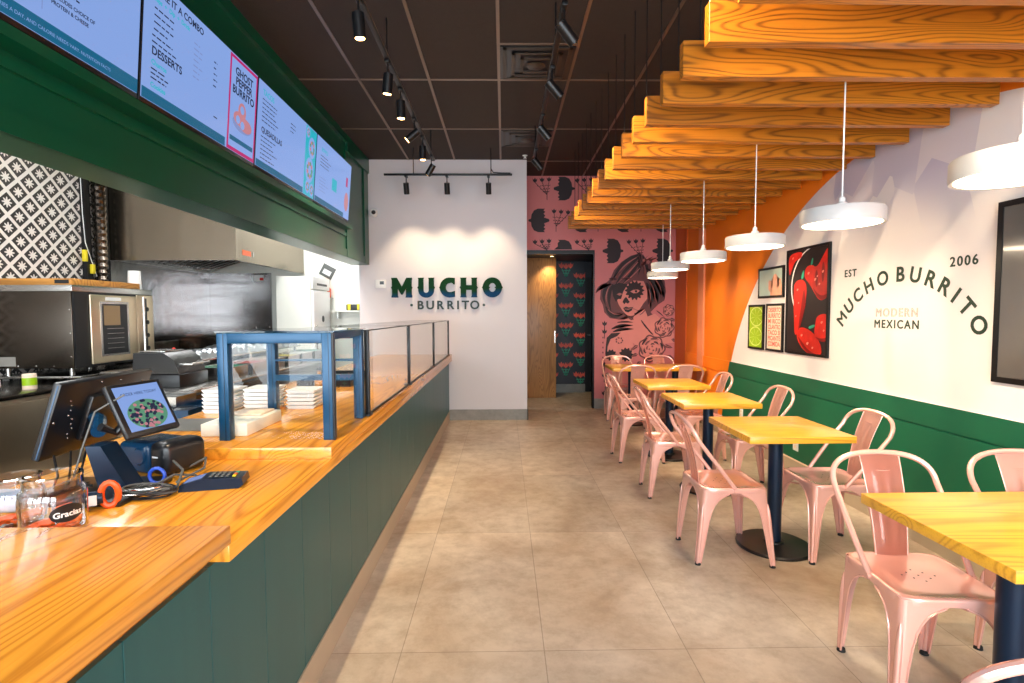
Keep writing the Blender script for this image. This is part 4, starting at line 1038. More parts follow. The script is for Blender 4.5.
def curve(p0, p1, p2, n=12):
    return [((1-u)**2*p0[0]+2*u*(1-u)*p1[0]+u*u*p2[0], (1-u)**2*p0[1]+2*u*(1-u)*p1[1]+u*u*p2[1]) for u in [i/n for i in range(n+1)]]
# hair mass
PW('ink2', A([(335, 92), (280, 108), (215, 150), (165, 205), (140, 265), (100, 300), (75, 345), (70, 400), (90, 440), (100, 490), (140, 530), (200, 540), (245, 520), (260, 480), (240, 430), (380, 470), (400, 510), (425, 540), (445, 520), (420, 490), (470, 440), (515, 410), (525, 350), (515, 280), (480, 230), (430, 200), (400, 150), (365, 100)]), 1)
for p0, p1, p2, w in (((335, 100), (200, 150), (150, 280), 26), ((345, 110), (230, 200), (160, 330), 22), ((350, 120), (300, 230), (190, 330), 20), ((140, 290), (70, 360), (110, 450), 24), ((160, 300), (110, 380), (150, 500), 22), ((110, 450), (150, 560), (235, 500), 22), ((420, 220), (520, 280), (515, 400), 20), ((400, 250), (490, 330), (470, 430), 18), ((390, 290), (450, 370), (420, 470), 18), ((385, 190), (470, 240), (520, 330), 16), ((360, 110), (400, 180), (400, 260), 20), ((380, 470), (380, 530), (430, 530), 16), ((340, 100), (350, 180), (330, 250), 22)):
    stroke('ink', curve(p0, p1, p2), w, 2)
for p0, p1, p2, w in (((320, 120), (220, 170), (170, 260), 7), ((330, 150), (260, 230), (180, 300), 7), ((345, 190), (280, 260), (200, 320), 6), ((130, 320), (100, 380), (120, 430), 6), ((430, 250), (500, 310), (495, 390), 5), ((410, 280), (460, 350), (445, 430), 5), ((405, 330), (430, 390), (405, 450), 5), ((125, 470), (170, 520), (220, 500), 5), ((360, 130), (385, 190), (380, 250), 5)):
    stroke('ink3', curve(p0, p1, p2), w, 3)
for p0, p1, p2 in (((40, 360), (60, 300), (120, 290)), ((55, 345), (90, 280), (150, 300))): stroke('ink2', curve(p0, p1, p2), 7, 3)
# body and face
PW('skin', A([(300, 520), (380, 470), (400, 520), (450, 500), (520, 560), (585, 640), (585, 700), (330, 720), (180, 620), (170, 590), (240, 540)]), 4)
PW('skin', A([(210, 330), (260, 300), (300, 275), (370, 280), (395, 340), (395, 400), (370, 430), (345, 470), (300, 515), (262, 515), (225, 480), (200, 440), (185, 400), (190, 350)]), 5)
PW('ink', A(scal(308, 342, 60)), 6); PW('skin', A([(278, 350), (300, 338), (330, 336), (345, 345), (325, 360), (300, 362)]), 7); PW('ink', A(blob(318, 348, 9, 8)), 8)
PW('ink', A([(150, 310), (200, 290), (260, 300), (230, 350), (215, 400), (195, 400), (180, 420), (160, 380)]), 6); PW('ink3', A([(185, 368), (205, 358), (225, 366), (205, 378)]), 7)
PW('ink', A([(235, 400), (250, 385), (275, 420), (262, 432), (248, 425), (238, 436), (225, 420)]), 6)
PW('ink', A([(230, 462), (250, 452), (268, 458), (300, 455), (290, 478), (265, 492), (245, 485)]), 6); stroke('skin', [(240, 468), (265, 470), (295, 462)], 3, 7)
for k in range(6): stroke('ink', [(300+k*7, 462+k*3), (304+k*7, 474+k*3)], 2, 7)
stroke('ink', curve((235, 500), (262, 520), (300, 535)), 7, 6)
for k, (x, y) in enumerate(((312, 500), (300, 520), (292, 530))): PW('ink', A(blob(x, y, 4, 6)), 7)
# fingers, neck and shoulder lines
stroke('ink2', curve((330, 480), (370, 470), (410, 400)), 6, 6); stroke('ink2', curve((345, 510), (390, 480), (412, 420)), 5, 6)
for p0, p1, p2, w in (((150, 605), (210, 560), (300, 580), 9), ((160, 625), (220, 585), (305, 605), 9), ((190, 560), (250, 545), (300, 560), 6), ((355, 545), (390, 600), (440, 640), 10), ((460, 480), (490, 500), (520, 530), 6), ((395, 600), (430, 640), (445, 650), 8)):
    stroke('ink', curve(p0, p1, p2), w, 6)
# skull
PW('skin', Bc([(115, 200), (130, 165), (180, 148), (240, 150), (285, 180), (300, 230), (305, 300), (290, 370), (110, 370), (108, 280)]), 5)
PW('ink', Bc([(112, 240), (118, 185), (150, 155), (215, 150), (190, 175), (145, 195), (125, 245), (120, 300), (108, 300)]), 6)
PW('ink', Bc(scal(148, 305, 36, 10)), 6); PW('ink', Bc(scal(252, 302, 44, 11)), 6); PW('ink', Bc([(190, 345), (202, 330), (214, 345), (202, 355)]), 6)
for k in range(7): PW('ink2', Bc(blob(205+22*math.cos(k*.9), 205+18*math.sin(k*.9), 5, 7, k)), 6)
stroke('ink2', curve((130, 265), (160, 245), (190, 270)), 5, 6); stroke('ink2', curve((215, 265), (250, 245), (285, 262)), 5, 6)
# roses
def rose(cx, cy, r, d=6):
    PW('ink2', Bc(scal(cx, cy, r, 7, .07)), d); PW('skin', Bc(scal(cx, cy, r*.88, 7, .08)), d+1)
    rd = random.Random(int(cx))
    for ring, n in ((.80, 6), (.58, 5), (.36, 4), (.17, 3)):
        for k in range(n):
            a = 2*PI*k/n+ring*5; pts = [(cx+r*ring*math.cos(a+u), cy+r*ring*math.sin(a+u)*(1+.1*math.sin(3*u))) for u in [j*.13-.45 for j in range(8)]]
            stroke('ink2' if k % 2 else 'ink', pts, r*.13, d+2, Bc)
            stroke('ink3', [(x*1+(cx-x)*.12, y+(cy-y)*.12) for x, y in pts], r*.05, d+3, Bc)
rose(515, 118, 68); rose(430, 262, 92)
rose(545, 0, 40)
for cx, cy, a in ((330, 240, 2.5), (330, 300, 2.9), (520, 240, .3), (545, 310, .6), (350, 350, 2.2), (570, 200, .2), (300, 60, 3.6), (555, 60, .2)):
    pts = [(cx+x*math.cos(a)-y*math.sin(a), cy+x*math.sin(a)+y*math.cos(a)) for x, y in ((-5, 0), (10, -12), (40, -8), (58, 0), (40, 9), (10, 12))]
    PW('ink2', Bc(pts), 5); stroke('skin', [(cx, cy), (cx+45*math.cos(a), cy+45*math.sin(a))], 3, 6, Bc)
# flowers in the hair
for cx, cy, r in ((400, 150, 24), (430, 190, 18), (370, 140, 16)):
    PW('ink2', A(scal(cx, cy, r, 5, .2)), 4); PW('ink3', A(scal(cx, cy, r*.55, 5, .2)), 5)
for k in range(5): stroke('ink2', curve((345, 180), (350+12*k, 130), (330+35*k, 95+6*k)), 4, 4)
# wallpaper motifs
def pot(cx, cy, flip=1, h=11.5, cut=0):
    s_ = flip; q = [(-6, -h), (-4.6, -h*.86), (-6.4, -h*.72), (-4.6, -h*.58), (-6.2, -h*.42), (-5, -h*.25), (-10, -1.2), (-10.5, 0), (-10, 1.2), (-5, h*.25), (-6.2, h*.42), (-4.6, h*.58), (-6.4, h*.72), (-4.6, h*.86), (-6, h), (1, h), (5, h*.85), (7.4, h*.5), (8, 1.6), (10.2, 1), (10.6, 0), (10.2, -1), (8, -1.6), (7.4, -h*.5), (5, -h*.85), (1, -h)]
    q = [(cx+s_*x, min(cy+y, cut) if cut else cy+y) for x, y in q]
    PW('ink', q, 1)
def tulip(cx, cy, s_, a=0, mat='ink', d=1, fn=PW):
    q = [(0, 2.4), (-1.9, .8), (-2.4, -1.8), (-1.1, -.6), (0, -2.6), (1.1, -.6), (2.4, -1.8), (1.9, .8)]
    fn(mat, [(cx+s_*(x*math.cos(a)-y*math.sin(a)), cy+s_*(x*math.sin(a)+y*math.cos(a))) for x, y in q], d)
def twig(mat, x0, y0, x1, y1, w, d, fn=PW):
    dx, dy = x1-x0, y1-y0; l_ = math.hypot(dx, dy); fn(mat, [(x0-dy/l_*w, y0+dx/l_*w), (x1-dy/l_*w, y1+dx/l_*w), (x1+dy/l_*w, y1-dx/l_*w), (x0+dy/l_*w, y0-dx/l_*w)], d)
def sprig(cx, cy, flip=1, cut=None):
    bx = cx+flip*4; by = cy+11 if cut is None else cut
    for tx_, ty in ((cx-8*flip, cy-8), (cx-1*flip, cy-8.5), (cx+6*flip, cy-9)):
        tulip(tx_, ty, 1.0)
        twig('ink', tx_, ty+2, bx, min(by, cy+6), .28, 1)
        for u in (.35, .6, .82):
            px_, py_ = tx_+(bx-tx_)*u, ty+2+(min(by, cy+6)-ty-2)*u
            for s_ in (-1, 1): PW('ink', [(px_, py_), (px_+s_*1.8, py_-1.5), (px_+s_*2.0, py_-.5)], 1)
    if cut is None: twig('ink', bx, cy+6, bx, by, .3, 1)
for (x, y) in ((543, 190), (585, 190), (627, 190), (670, 190)): sprig(x, y)
for (x, y) in ((564, 190), (606, 190), (648, 190)): pot(x, y)
for (x, y) in ((539, 221), (581, 221), (623, 221), (662, 221)): pot(x, y, -1)
for (x, y) in ((560, 221), (602, 221), (645, 221)): sprig(x, y, -1)
sprig(543, 250, 1, 250.0); sprig(585, 250, 1, 250.0); pot(564, 251, 1, 11, 249.5); pot(613, 251, 1, 12); sprig(637, 250); pot(663, 251, 1, 12)
for y in (326, 334, 367, 378, 396): tulip(605, y-3, 1.1); twig('ink', 605, y-1, 605, y+4, .4, 1)
for k in range(5): PW('ink', blob(603.5, 337+k*5, .6, .9), 1)
for k, v in layers.items(): v.build({'ink': 'dark_drawing', 'ink2': 'brown_drawing', 'ink3': 'light_strokes', 'skin': 'skin_areas'}[k], M[k], t)

# ------------------------------------------------------------------ corridor
tag(MB().box(.06, .888, 8.90, 8.94, .004, 2.385, .002).build('sliding_wood_panel', M['walnut']), 'tall oak panel standing in the dark doorway', 'wood panel')
MB().box(.86, .872, 8.885, 8.9, .95, 1.15).build('pull_handle', M['steel'], bpy.data.objects['sliding_wood_panel'])
t = thing('floral_partition', 'navy partition printed with coral flowers behind the oak panel', 'partition', (1.2, 9.55, 0))
MB().box(.80, 1.478, 9.535, 9.60, .0, 2.385).build('board', M['navywall'], t)
MB().box(.80, 1.482, 9.520, 9.534, .0, .155).build('base_trim', M['basetile'], t)
fl = {}
def PF(mat, pts, d=1):
    MM = Matrix.Translation((0, 9.534-.0006*d, 0)) @ Matrix.Rotation(PI/2, 4, 'X'); fl.setdefault(mat, MB()).prism([(min(1.476, max(.802, x)), min(2.38, max(.158, -y))) for x, y in pts], 0, MM)
def ptulip(cx, cz, s_): 
    q = [(0, 2.4), (-1.9, .8), (-2.4, -1.8), (-1.1, -.6), (0, -2.6), (1.1, -.6), (2.4, -1.8), (1.9, .8)]
    PF('coral', [(cx+s_*x, -cz+s_*y) for x, y in q])
for r_ in range(7):
    for c_ in range(4):
        x = .86+c_*.27; z = 2.30-r_*.36-(.18 if c_ % 2 == 0 else 0)
        if z < .3: continue
        for k in (-1, 0, 1): ptulip(x+k*.082, z+(.012 if k else 0), .022)
        for k in (-1, 0, 1):
            x0, z0, x1, z1 = x+k*.075, z-.045, x, z-.20; dx = .006
            PF('leaf', [(x0-dx, -z0), (x0+dx, -z0), (x1+dx, -z1), (x1-dx, -z1)])
            for u in (.3, .6, .9):
                a, bz = x0+(x1-x0)*u, z0+(z1-z0)*u
                for s_ in (-1, 1): PF('leaf', [(a, -bz), (a+s_*.016, -(bz+.024)), (a+s_*.028, -(bz+.020)), (a+s_*.014, -(bz-.002))])
for k, v in fl.items(): v.build({'coral': 'coral_flower', 'leaf': 'green_leaf'}[k], M[k], t)
t = thing('dark_door', 'black corridor door with small chrome handle at right of the doorway', 'door', (1.55, 9.6, 0))
MB().box(1.484, 1.615, 9.60, 9.645, .005, 2.1).build('door_leaf', M['black'], t); MB().cyl((1.53, 9.57, 1.05), (1.60, 9.57, 1.05), .009, n=10).cyl((1.53, 9.57, 1.05), (1.53, 9.60, 1.05), .009, n=10).build('handle', M['steel'], t)
o = thing('recessed_downlight', 'small recessed downlight in the dark doorway ceiling', 'downlight', (.80, 8.72, 2.39))
MB().lathe([(.03, -.001), (.045, -.001), (.045, -.006), (.03, -.004)], 24).build('rim', M['steel'], o, False); MB().lathe([(0, -.002), (.03, -.002)], 24).build('lens', M['spotlens'], o, False)
ld = bpy.data.lights.new('corridor_beam', 'SPOT'); ld.energy = 28; ld.spot_size = R_(95); ld.spot_blend = .8; ld.color = (1, .72, .35); ld.shadow_soft_size = .03
lo = bpy.data.objects.new('corridor_beam', ld); C.objects.link(lo); lo.location = (.78, 8.70, 2.37); lo.rotation_euler = (R_(14), 0, 0)

# ------------------------------------------------------------------ kitchen
# steel cladding
struct('trim_8', MB().box(XK, XK+.012, 5.85, YK, .3, 2.6).box(XK, -3.455, YK-.012, YK, .3, 2.06).box(-3.47, -3.455, YK-.02, YK-.012, .3, 2.06).box(XK+.012, XK+.05, 7.85, YK-.012, .3, 2.06), M['clad'])
t = thing('conduit_column', 'dark vertical duct column with ribbed hose beside the star tiles', 'duct', (XK, 5.7, 0))
MB().box(XK+.001, XK+.05, 5.585, 5.66, 0, ZC-.01).box(XK+.001, XK+.06, 5.84, 5.90, 0, ZC-.01).build('post', M['black'], t)
MB().lathe([(.055+.012*(k % 2), 1.3+k*.035) for k in range(60)], 16, Matrix.Translation((XK+.075, 5.75, 0))).build('ribbed_hose', M['dsteel'], t)
t = thing('hanging_cable', 'thin white cable with yellow plug hanging on the tiled wall', 'cable', (XK+.03, 5.55, 2))
MB().tube([(XK+.06, 5.53, 3.2), (XK+.06, 5.54, 2.5), (XK+.06, 5.56, 2.2), (XK+.06, 5.66, 1.95), (XK+.06, 5.72, 1.8)], .004, 6).build('wire', M['whitepl'], t)
MB().box(XK+.04, XK+.08, 5.53, 5.565, 2.0, 2.12, .006).box(XK+.04, XK+.08, 5.62, 5.66, 1.88, 1.98, .006).build('plug', M['yellow'], t)
# hood
t = thing('extraction_hood', 'large brushed steel extraction hood over the cooking line', 'hood', (-3.7, 6.9, 2.05))
hx0, hx1, hy0, hy1 = XK+.02, -2.965, 5.91, YK-.014
b = MB().box(hx0, hx1, hy0, hy0+.02, 2.05, ZC-.01).box(hx1-.02, hx1, hy0+.02, hy1, 2.05, ZC-.01).box(hx0, hx1-.02, hy0+.02, hy1, 2.62, 2.64)
b.build('canopy', M['hood'], t)
b = MB()
for k in range(15):
    y = hy0+.12+k*.12; b.box(-.60, .60, y, y+.022, -.01, .01, M=Matrix.Translation((-3.66, 0, 2.26)) @ Matrix.Rotation(-.30, 4, 'Y'))
b.build('filter_bar', M['steel'], t)
MB().box(-4.2, -3.0, hy0+.02, hy1, 2.50, 2.51).build('filter_plenum', M['black'], t)
MB().box(hx0, hx1-.02, hy0+.02, hy0+.05, 2.05, 2.09).box(hx0, hx0+.03, hy0+.05, hy1, 2.05, 2.09).box(hx1-.05, hx1-.02, hy0+.05, hy1, 2.05, 2.09).build('gutter', M['steel'], t)
MB().box(hx1+.0005, hx1+.003, 6.05, 6.25, 2.12, 2.18).build('warning_plate', M['orangepl'], t)
MB().box(hx1+.0005, hx1+.003, 6.30, 6.32, 2.12, 2.18).build('rivet_plate', M['steel'], t)
# notice on the back panel
o = thing('safety_notice', 'small red and white notice under the hood', 'notice', (-3.6, YK-.015, 2.0))
MB().box(-3.72, -3.56, YK-.017, YK-.0145, 1.94, 2.03).build('sheet', M['whitepl'], o); MB().box(-3.62, -3.565, YK-.019, YK-.0175, 1.95, 1.99).build('red_mark', M['chili'], o)
# oven
t = thing('convection_oven', 'stainless steel convection oven with glass door and wood on top', 'oven', (-3.96, 5.0, .985))
t['label'] = 'stainless steel convection oven with a window in its door'
ox0, ox1, oy0, oy1, oz0, oz1 = -4.32, -3.64, 4.50, 5.50, .99, 1.70
MB().box(ox0, ox1-.014, oy0, oy1, oz0, oz1-.055, .004).build('body', M['dsteel'], t)
MB().box(ox0, ox1-.0, oy0-.004, oy1+.004, oz1-.055, oz1, .004).build('top_edge', M['steel'], t)
MB().box(ox1-.0138, ox1+.004, oy0+.01, oy1-.01, oz0, oz1-.056).build('seal', M['black'], t)
d = MB().box(ox1+.0045, ox1+.025, oy0+.16, oy0+.74, oz0+.02, oz1-.075, .01).build('door', M['warmsteel'], t)
MB().box(ox1+.0255, ox1+.028, oy0+.26, oy0+.62, oz0+.08, oz1-.135).build('window_frame', M['steel'], d)
MB().box(ox1+.0285, ox1+.030, oy0+.285, oy0+.595, oz0+.10, oz1-.155).build('window', M['blackpl'], d)
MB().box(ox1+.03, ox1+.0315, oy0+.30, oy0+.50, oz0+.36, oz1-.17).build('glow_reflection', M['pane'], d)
b = MB()
for k in range(5): b.cyl((ox1+.031, oy0+.33, oz0+.15+k*.045), (ox1+.031, oy0+.54, oz0+.15+k*.045), .003, n=6)
b.build('rack', M['steel'], d)
MB().box(ox1+.0255, ox1+.03, oy0+.33, oy0+.52, oz1-.125, oz1-.095).build('badge', M['whitepl'], d)
c = MB().box(ox1+.0045, ox1+.012, oy0+.755, oy1-.002, oz0+.02, oz1-.06, .004).build('control_panel', M['warmsteel'], t)
b = MB()
for k in range(4): b.cyl((ox1+.012, oy0+.87, oz0+.12+k*.13), (ox1+.04, oy0+.87, oz0+.12+k*.13), .022, n=14)
b.build('knob', M['black'], c); MB().box(ox1+.0125, ox1+.014, oy0+.84, oy0+.90, oz0+.05, oz1-.09).build('control_strip', M['blackpl'], c)
MB().cyl((ox1+.05, oy0+.80, oz0+.02), (ox1+.05, oy0+.80, oz1-.08), .011, n=10).build('door_handle', M['steel'], t)
MB().box(ox0+.02, ox0+.18, oy0-.0015, oy0-.0002, oz0+.02, oz0+.10).build('rating_plate', M['ratingp'], t)
b = MB()
for x in (ox0+.2, ox0+.35, ox0+.5): b.ball((x, oy0-.001, oz0+.02), .006, u=8, v=6)
for z in (.1, .3, .5): b.ball((ox1-.03, oy0-.001, oz0+z), .006, u=8, v=6)
b.build('screw', M['steel'], t)
for (x, y) in ((ox0+.06, oy0+.06), (ox1-.08, oy0+.06), (ox0+.06, oy1-.06), (ox1-.08, oy1-.06)): MB().cyl((x, y, .9265), (x, y, oz0), .02, n=12).build('leg', M['steel'], t)
t2 = thing('oven_stand', 'steel stand shelf carrying the oven above the worktop', 'stand', (-3.96, 5, .867))
MB().box(ox0-.02, ox1+.05, oy0-.02, oy1+.04, .905, .926, .003).build('shelf', M['steel'], t2)
for (x, y) in ((ox0+.02, oy0+.02), (ox1+.02, oy0+.02), (ox0+.02, oy1), (ox1+.02, oy1)): MB().cyl((x, y, .8665), (x, y, .905), .016, n=12).build('leg', M['steel'], t2)
t = thing('wooden_board', 'oak board lying on top of the oven', 'board', (-3.95, 4.95, oz1))
MB().box(-4.31, -3.66, 4.52, 5.36, oz1+.0005, oz1+.056, .004).build('plank', M['board'], t)
b = MB().box(-3.80, -3.68, 4.5185, 4.5198, oz1+.012, oz1+.044); b.build('burnt_mark', M['blackpl'], t)
t = thing('plastic_cup_stack', 'upturned translucent white cups on the end of the oven', 'cups', (-3.75, 5.43, oz1))
MB().lathe([(0, .19), (.045, .19), (.05, .185), (.058, .0), (.062, 0), (.054, .19)], 24, Matrix.Translation((-3.76, 5.43, oz1+.0005))).build('cup', M['whitepl'], t)
# worktop under the oven (fridge counter)
t = thing('steel_undercounter', 'long stainless undercounter cabinet along the tiled wall', 'kitchen counter', (-3.95, 3.7, 0))
MB().box(XK+.01, -3.57, 1.2, 5.62, .08, .835, .003).build('cabinet', M['warmsteel'], t)
MB().box(XK+.01, -3.54, 1.18, 5.64, .836, .866, .003).build('top', M['dsteel'], t)
for k in range(4):
    y = 1.3+k*1.06; d = MB().box(-3.569, -3.552, y, y+1.02, .15, .80, .003).build('door', M['warmsteel'], t); MB().box(-3.551, -3.54, y+.1, y+.13, .3, .65).build('handle', M['steel'], d)
for (x, y) in ((-4.3, 1.3), (-3.65, 1.3), (-4.3, 5.5), (-3.65, 5.5)): MB().cyl((x, y, 0.0005), (x, y, .08), .02, n=10).build('leg', M['steel'], t)
t = thing('tin_can', 'small tin with a green and yellow label on the steel counter', 'tin', (-3.72, 4.15, .8665))
MB().lathe([(0, 0), (.045, 0), (.045, .115), (.043, .12), (0, .118)], 24).build('can', M['cream'], t, False); MB().lathe([(.0455, .03), (.0455, .09)], 24).build('label', M['lime'], t, False)
t = thing('green_cloth', 'bright green folded cloth on the steel counter at the left edge', 'cloth', (-3.75, 3.75, .8665))
MB().box(-.1, .1, -.1, .1, .0, .022, .008, seg=3, M=Matrix.Rotation(.4, 4, 'Z')).build('cloth', M['lime'], t, False)
# cooking line under hood
t = thing('cooking_range', 'black and steel griddle range under the hood', 'range', (-3.85, 6.7, 0))
MB().box(XK+.13, -3.42, 5.92, 7.80, .12, .80, .006).build('body', M['dsteel'], t)
MB().box(XK+.13, -3.36, 5.92, 7.80, .801, .90, .006).build('plate', M['black'], t)
MB().box(XK+.14, XK+.20, 5.95, 7.80, .901, 1.12, .004).build('splash_back', M['dsteel'], t)
for k in range(7): MB().cyl((-3.42, 5.85+k*.28, .72), (-3.385, 5.85+k*.28, .72), .025, n=14).build('knob', M['black'], t)
for (x, y) in ((-4.25, 5.8), (-3.5, 5.8), (-4.25, 7.7), (-3.5, 7.7)): MB().cyl((x, y, 0.0005), (x, y, .12), .025, n=10).build('leg', M['steel'], t)
t = thing('salamander_fryer', 'steel deep fryer with handles behind the grill', 'fryer', (-3.8, 7.3, .9))
MB().box(-4.2, -3.45, 6.85, 7.7, .9005, 1.16, .01).build('body', M['dsteel'], t)
for k in range(2): MB().tube([(-3.9, 7.05+.4*k, 1.17), (-3.5, 7.05+.4*k, 1.2), (-3.3, 7.05+.4*k, 1.27)], .014, 8).build('basket_handle', M['steel'], t)
MB().box(-4.15, -3.5, 6.9, 7.65, 1.161, 1.19, .003).build('lid', M['steel'], t)
# small steel table at the end with red handled tub
t = thing('steel_side_table', 'low steel table end with a leg beside the till', 'side table', (-3.25, 4.9, 0))
MB().box(-3.48, -3.02, 4.55, 5.5, .93, .955, .003).build('top', M['steel'], t)
for (x, y) in ((-3.45, 4.6), (-3.05, 4.6), (-3.45, 5.45), (-3.05, 5.45)): MB().cyl((x, y, 0.0005), (x, y, .93), .018, n=10).build('leg', M['steel'], t)
MB().box(-3.46, -3.04, 4.6, 5.45, .45, .47, .003).build('shelf', M['steel'], t)
t = thing('utensil_tub', 'clear tub holding a red handled utensil by the oven', 'tub', (-3.2, 5.0, .9555))
MB().lathe([(0, 0), (.045, 0), (.055, .11), (.05, .11), (.04, .006), (0, .006)], 20).build('tub', M['whitepl'], t, False); MB().tube([(0, 0, .02), (.03, .03, .13), (.05, .06, .17)], .014, 8).build('red_handle', M['chili'], t, False)
# prep line behind the counter
t = thing('prep_table', 'stainless prep line behind the glass case, full of pans', 'prep table', (-2.6, 5.1, 0))
MB().box(-2.95, -2.30, 3.75, 6.65, .12, .86, .004).build('cabinet', M['dsteel'], t)
MB().box(-2.98, -2.22, 3.72, 6.68, .861, .90, .003).build('top', M['steel'], t)
for (x, y) in ((-2.9, 3.8), (-2.35, 3.8), (-2.9, 6.6), (-2.35, 6.6)): MB().cyl((x, y, 0.0005), (x, y, .12), .022, n=10).build('leg', M['steel'], t)
for y in (4.50, 5.45, 6.6):
    for x in (-2.9, -2.62): MB().cyl((x, y, .901), (x, y, 1.045), .014, n=10).build('upright', M['steel'], t)
MB().box(-2.96, -2.57, 4.44, 6.66, 1.0455, 1.06, .003).build('over_shelf', M['steel'], t)
rd = random.Random(11)
def pan(x, y, z, w, d, h, nm, lab, mat, fill=None, grp=None, cat='pan'):
    t = thing(nm, lab, cat, (x, y, z), 0, grp)
    b = MB(); b.box(-w/2, w/2, -d/2, d/2, 0, .004).box(-w/2, -w/2+.006, -d/2, d/2, .004, h).box(w/2-.006, w/2, -d/2, d/2, .004, h).box(-w/2+.006, w/2-.006, -d/2, -d/2+.006, .004, h).box(-w/2+.006, w/2-.006, d/2-.006, d/2, .004, h)
    b.box(-w/2-.012, w/2+.012, -d/2-.012, -d/2+.002, h, h+.004).box(-w/2-.012, w/2+.012, d/2-.002, d/2+.012, h, h+.004).box(-w/2-.012, -w/2+.002, -d/2, d/2, h, h+.004).box(w/2-.002, w/2+.012, -d/2, d/2, h, h+.004)
    b.build('pan', mat, t, False)
    if fill: MB().box(-w/2+.01, w/2-.01, -d/2+.01, d/2-.01, .006, h*.8, .01).build('contents', fill, t, False)
    return t
words = ['nearest', 'second', 'third', 'fourth', 'fifth', 'farthest']
for k in range(6):
    pan(-2.42, 4.52+k*.39, .9008, .30, .30, .10, 'steel_pan', 'open steel food pan on the prep line, %s' % words[k], M['steel'], M[('leaf', 'chili', 'cream', 'yellow', 'whitepl', 'leaf')[k]], 'food pans on the prep line')
def foil_tray(x, y, z, w, d, h, lab, seed):
    rd = random.Random(seed); t_ = bmesh.new(); n = 12; g = [[None]*(n+1) for _ in range(n+1)]
    for i in range(n+1):
        for j in range(n+1):
            u, v = i/n*2-1, j/n*2-1; e = max(abs(u), abs(v)); zz = h*(1-e**4*.75)+rd.uniform(-.012, .012)
            g[i][j] = t_.verts.new((u*w/2, v*d/2, max(.002, zz if e < 1 else .004)))
    for i in range(n):
        for j in range(n): t_.faces.new((g[i][j], g[i+1][j], g[i+1][j+1], g[i][j+1]))
    ex = bmesh.ops.extrude_face_region(t_, geom=list(t_.faces))
    for v in ex['geom']:
        if isinstance(v, bmesh.types.BMVert): v.co.z = 0
    bmesh.ops.recalc_face_normals(t_, faces=t_.faces)
    t = thing('foil_parcel', lab, 'foil parcel', (x, y, z), 0, 'foil covered trays in the kitchen'); m = MB(); m._add(t_); m.build('foil', M['foil'], t, False, 20)
for k in range(5): foil_tray(-2.75, 4.72+k*.44, 1.0605, .28, .38, .07+.02*(k % 2), 'foil covered tray on the steel over-shelf, %s' % ['nearest', 'second', 'third', 'fourth', 'farthest'][k], k)
for k in range(4): foil_tray(-2.76, 4.70+k*.5, .9008, .24, .40, .09, 'foil covered tray under the over-shelf, %s' % ['nearest', 'second', 'third', 'farthest'][k], 20+k)
t = thing('steel_cart', 'small steel cart behind the counter carrying the blue tub', 'cart', (-2.12, 3.5, 0))
MB().box(-2.36, -1.88, 3.2, 3.68, .70, .72, .003).build('top', M['steel'], t)
for (x, y) in ((-2.33, 3.24), (-1.91, 3.24), (-2.33, 3.64), (-1.91, 3.64)): MB().cyl((x, y, .0005), (x, y, .70), .014, n=10).build('leg', M['steel'], t)
pan(-2.12, 3.44, .7208, .34, .40, .13, 'blue_tub', 'dark blue plastic tub at the near end of the kitchen cart', M['bluepl'], M['bluepl'], None, 'tub')
pan(-2.20, 3.46, .8555, .22, .22, .06, 'steel_pan', 'steel food pan standing on the blue tub', M['steel'], M['grey'], 'food pans on the prep line')
t = thing('contact_grill', 'black lidded contact grill on the near end of the prep line', 'grill', (-2.62, 4.05, .90))
MB().box(-2.76, -2.40, 3.90, 4.28, .9005, 1.00, .01).build('base', M['black'], t)
MB().prism([(-2.75, 1.005), (-2.41, 1.005), (-2.45, 1.11), (-2.52, 1.16), (-2.74, 1.16)], .35, Matrix.Translation((0, 4.26, 0)) @ Matrix.Rotation(PI/2, 4, 'X')).build('lid', M['blackpl'], t)
MB().tube([(-2.44, 3.97, 1.07), (-2.35, 3.97, 1.07), (-2.35, 4.20, 1.07), (-2.44, 4.20, 1.07)], .010, 8).build('handle', M['steel'], t)
t = thing('steel_tray', 'flat steel tray lying on the lid of the contact grill', 'tray', (-2.66, 4.08, 1.1605))
MB().box(-2.73, -2.54, 3.96, 4.20, 1.1605, 1.172, .004).build('tray', M['steel'], t)
# items along the counter behind the guard
pan(-1.35, 4.2, ZH+.001, .40, .55, .06, 'black_rack', 'shallow black wire rack on the counter behind the glass guard', M['black'], None, None, 'rack')
t = thing('sauce_bottle', 'small amber sauce bottle behind the glass guard', 'bottle', (-1.25, 3.55, ZH+.0005))
MB().lathe([(0, 0), (.028, 0), (.03, .006), (.03, .10), (.012, .135), (.012, .16), (0, .162)], 20).build('bottle', M['board'], t, False)
MB().lathe([(0, .163), (.014, .163), (.014, .185), (0, .187)], 16).build('cap', M['blackpl'], t, False)
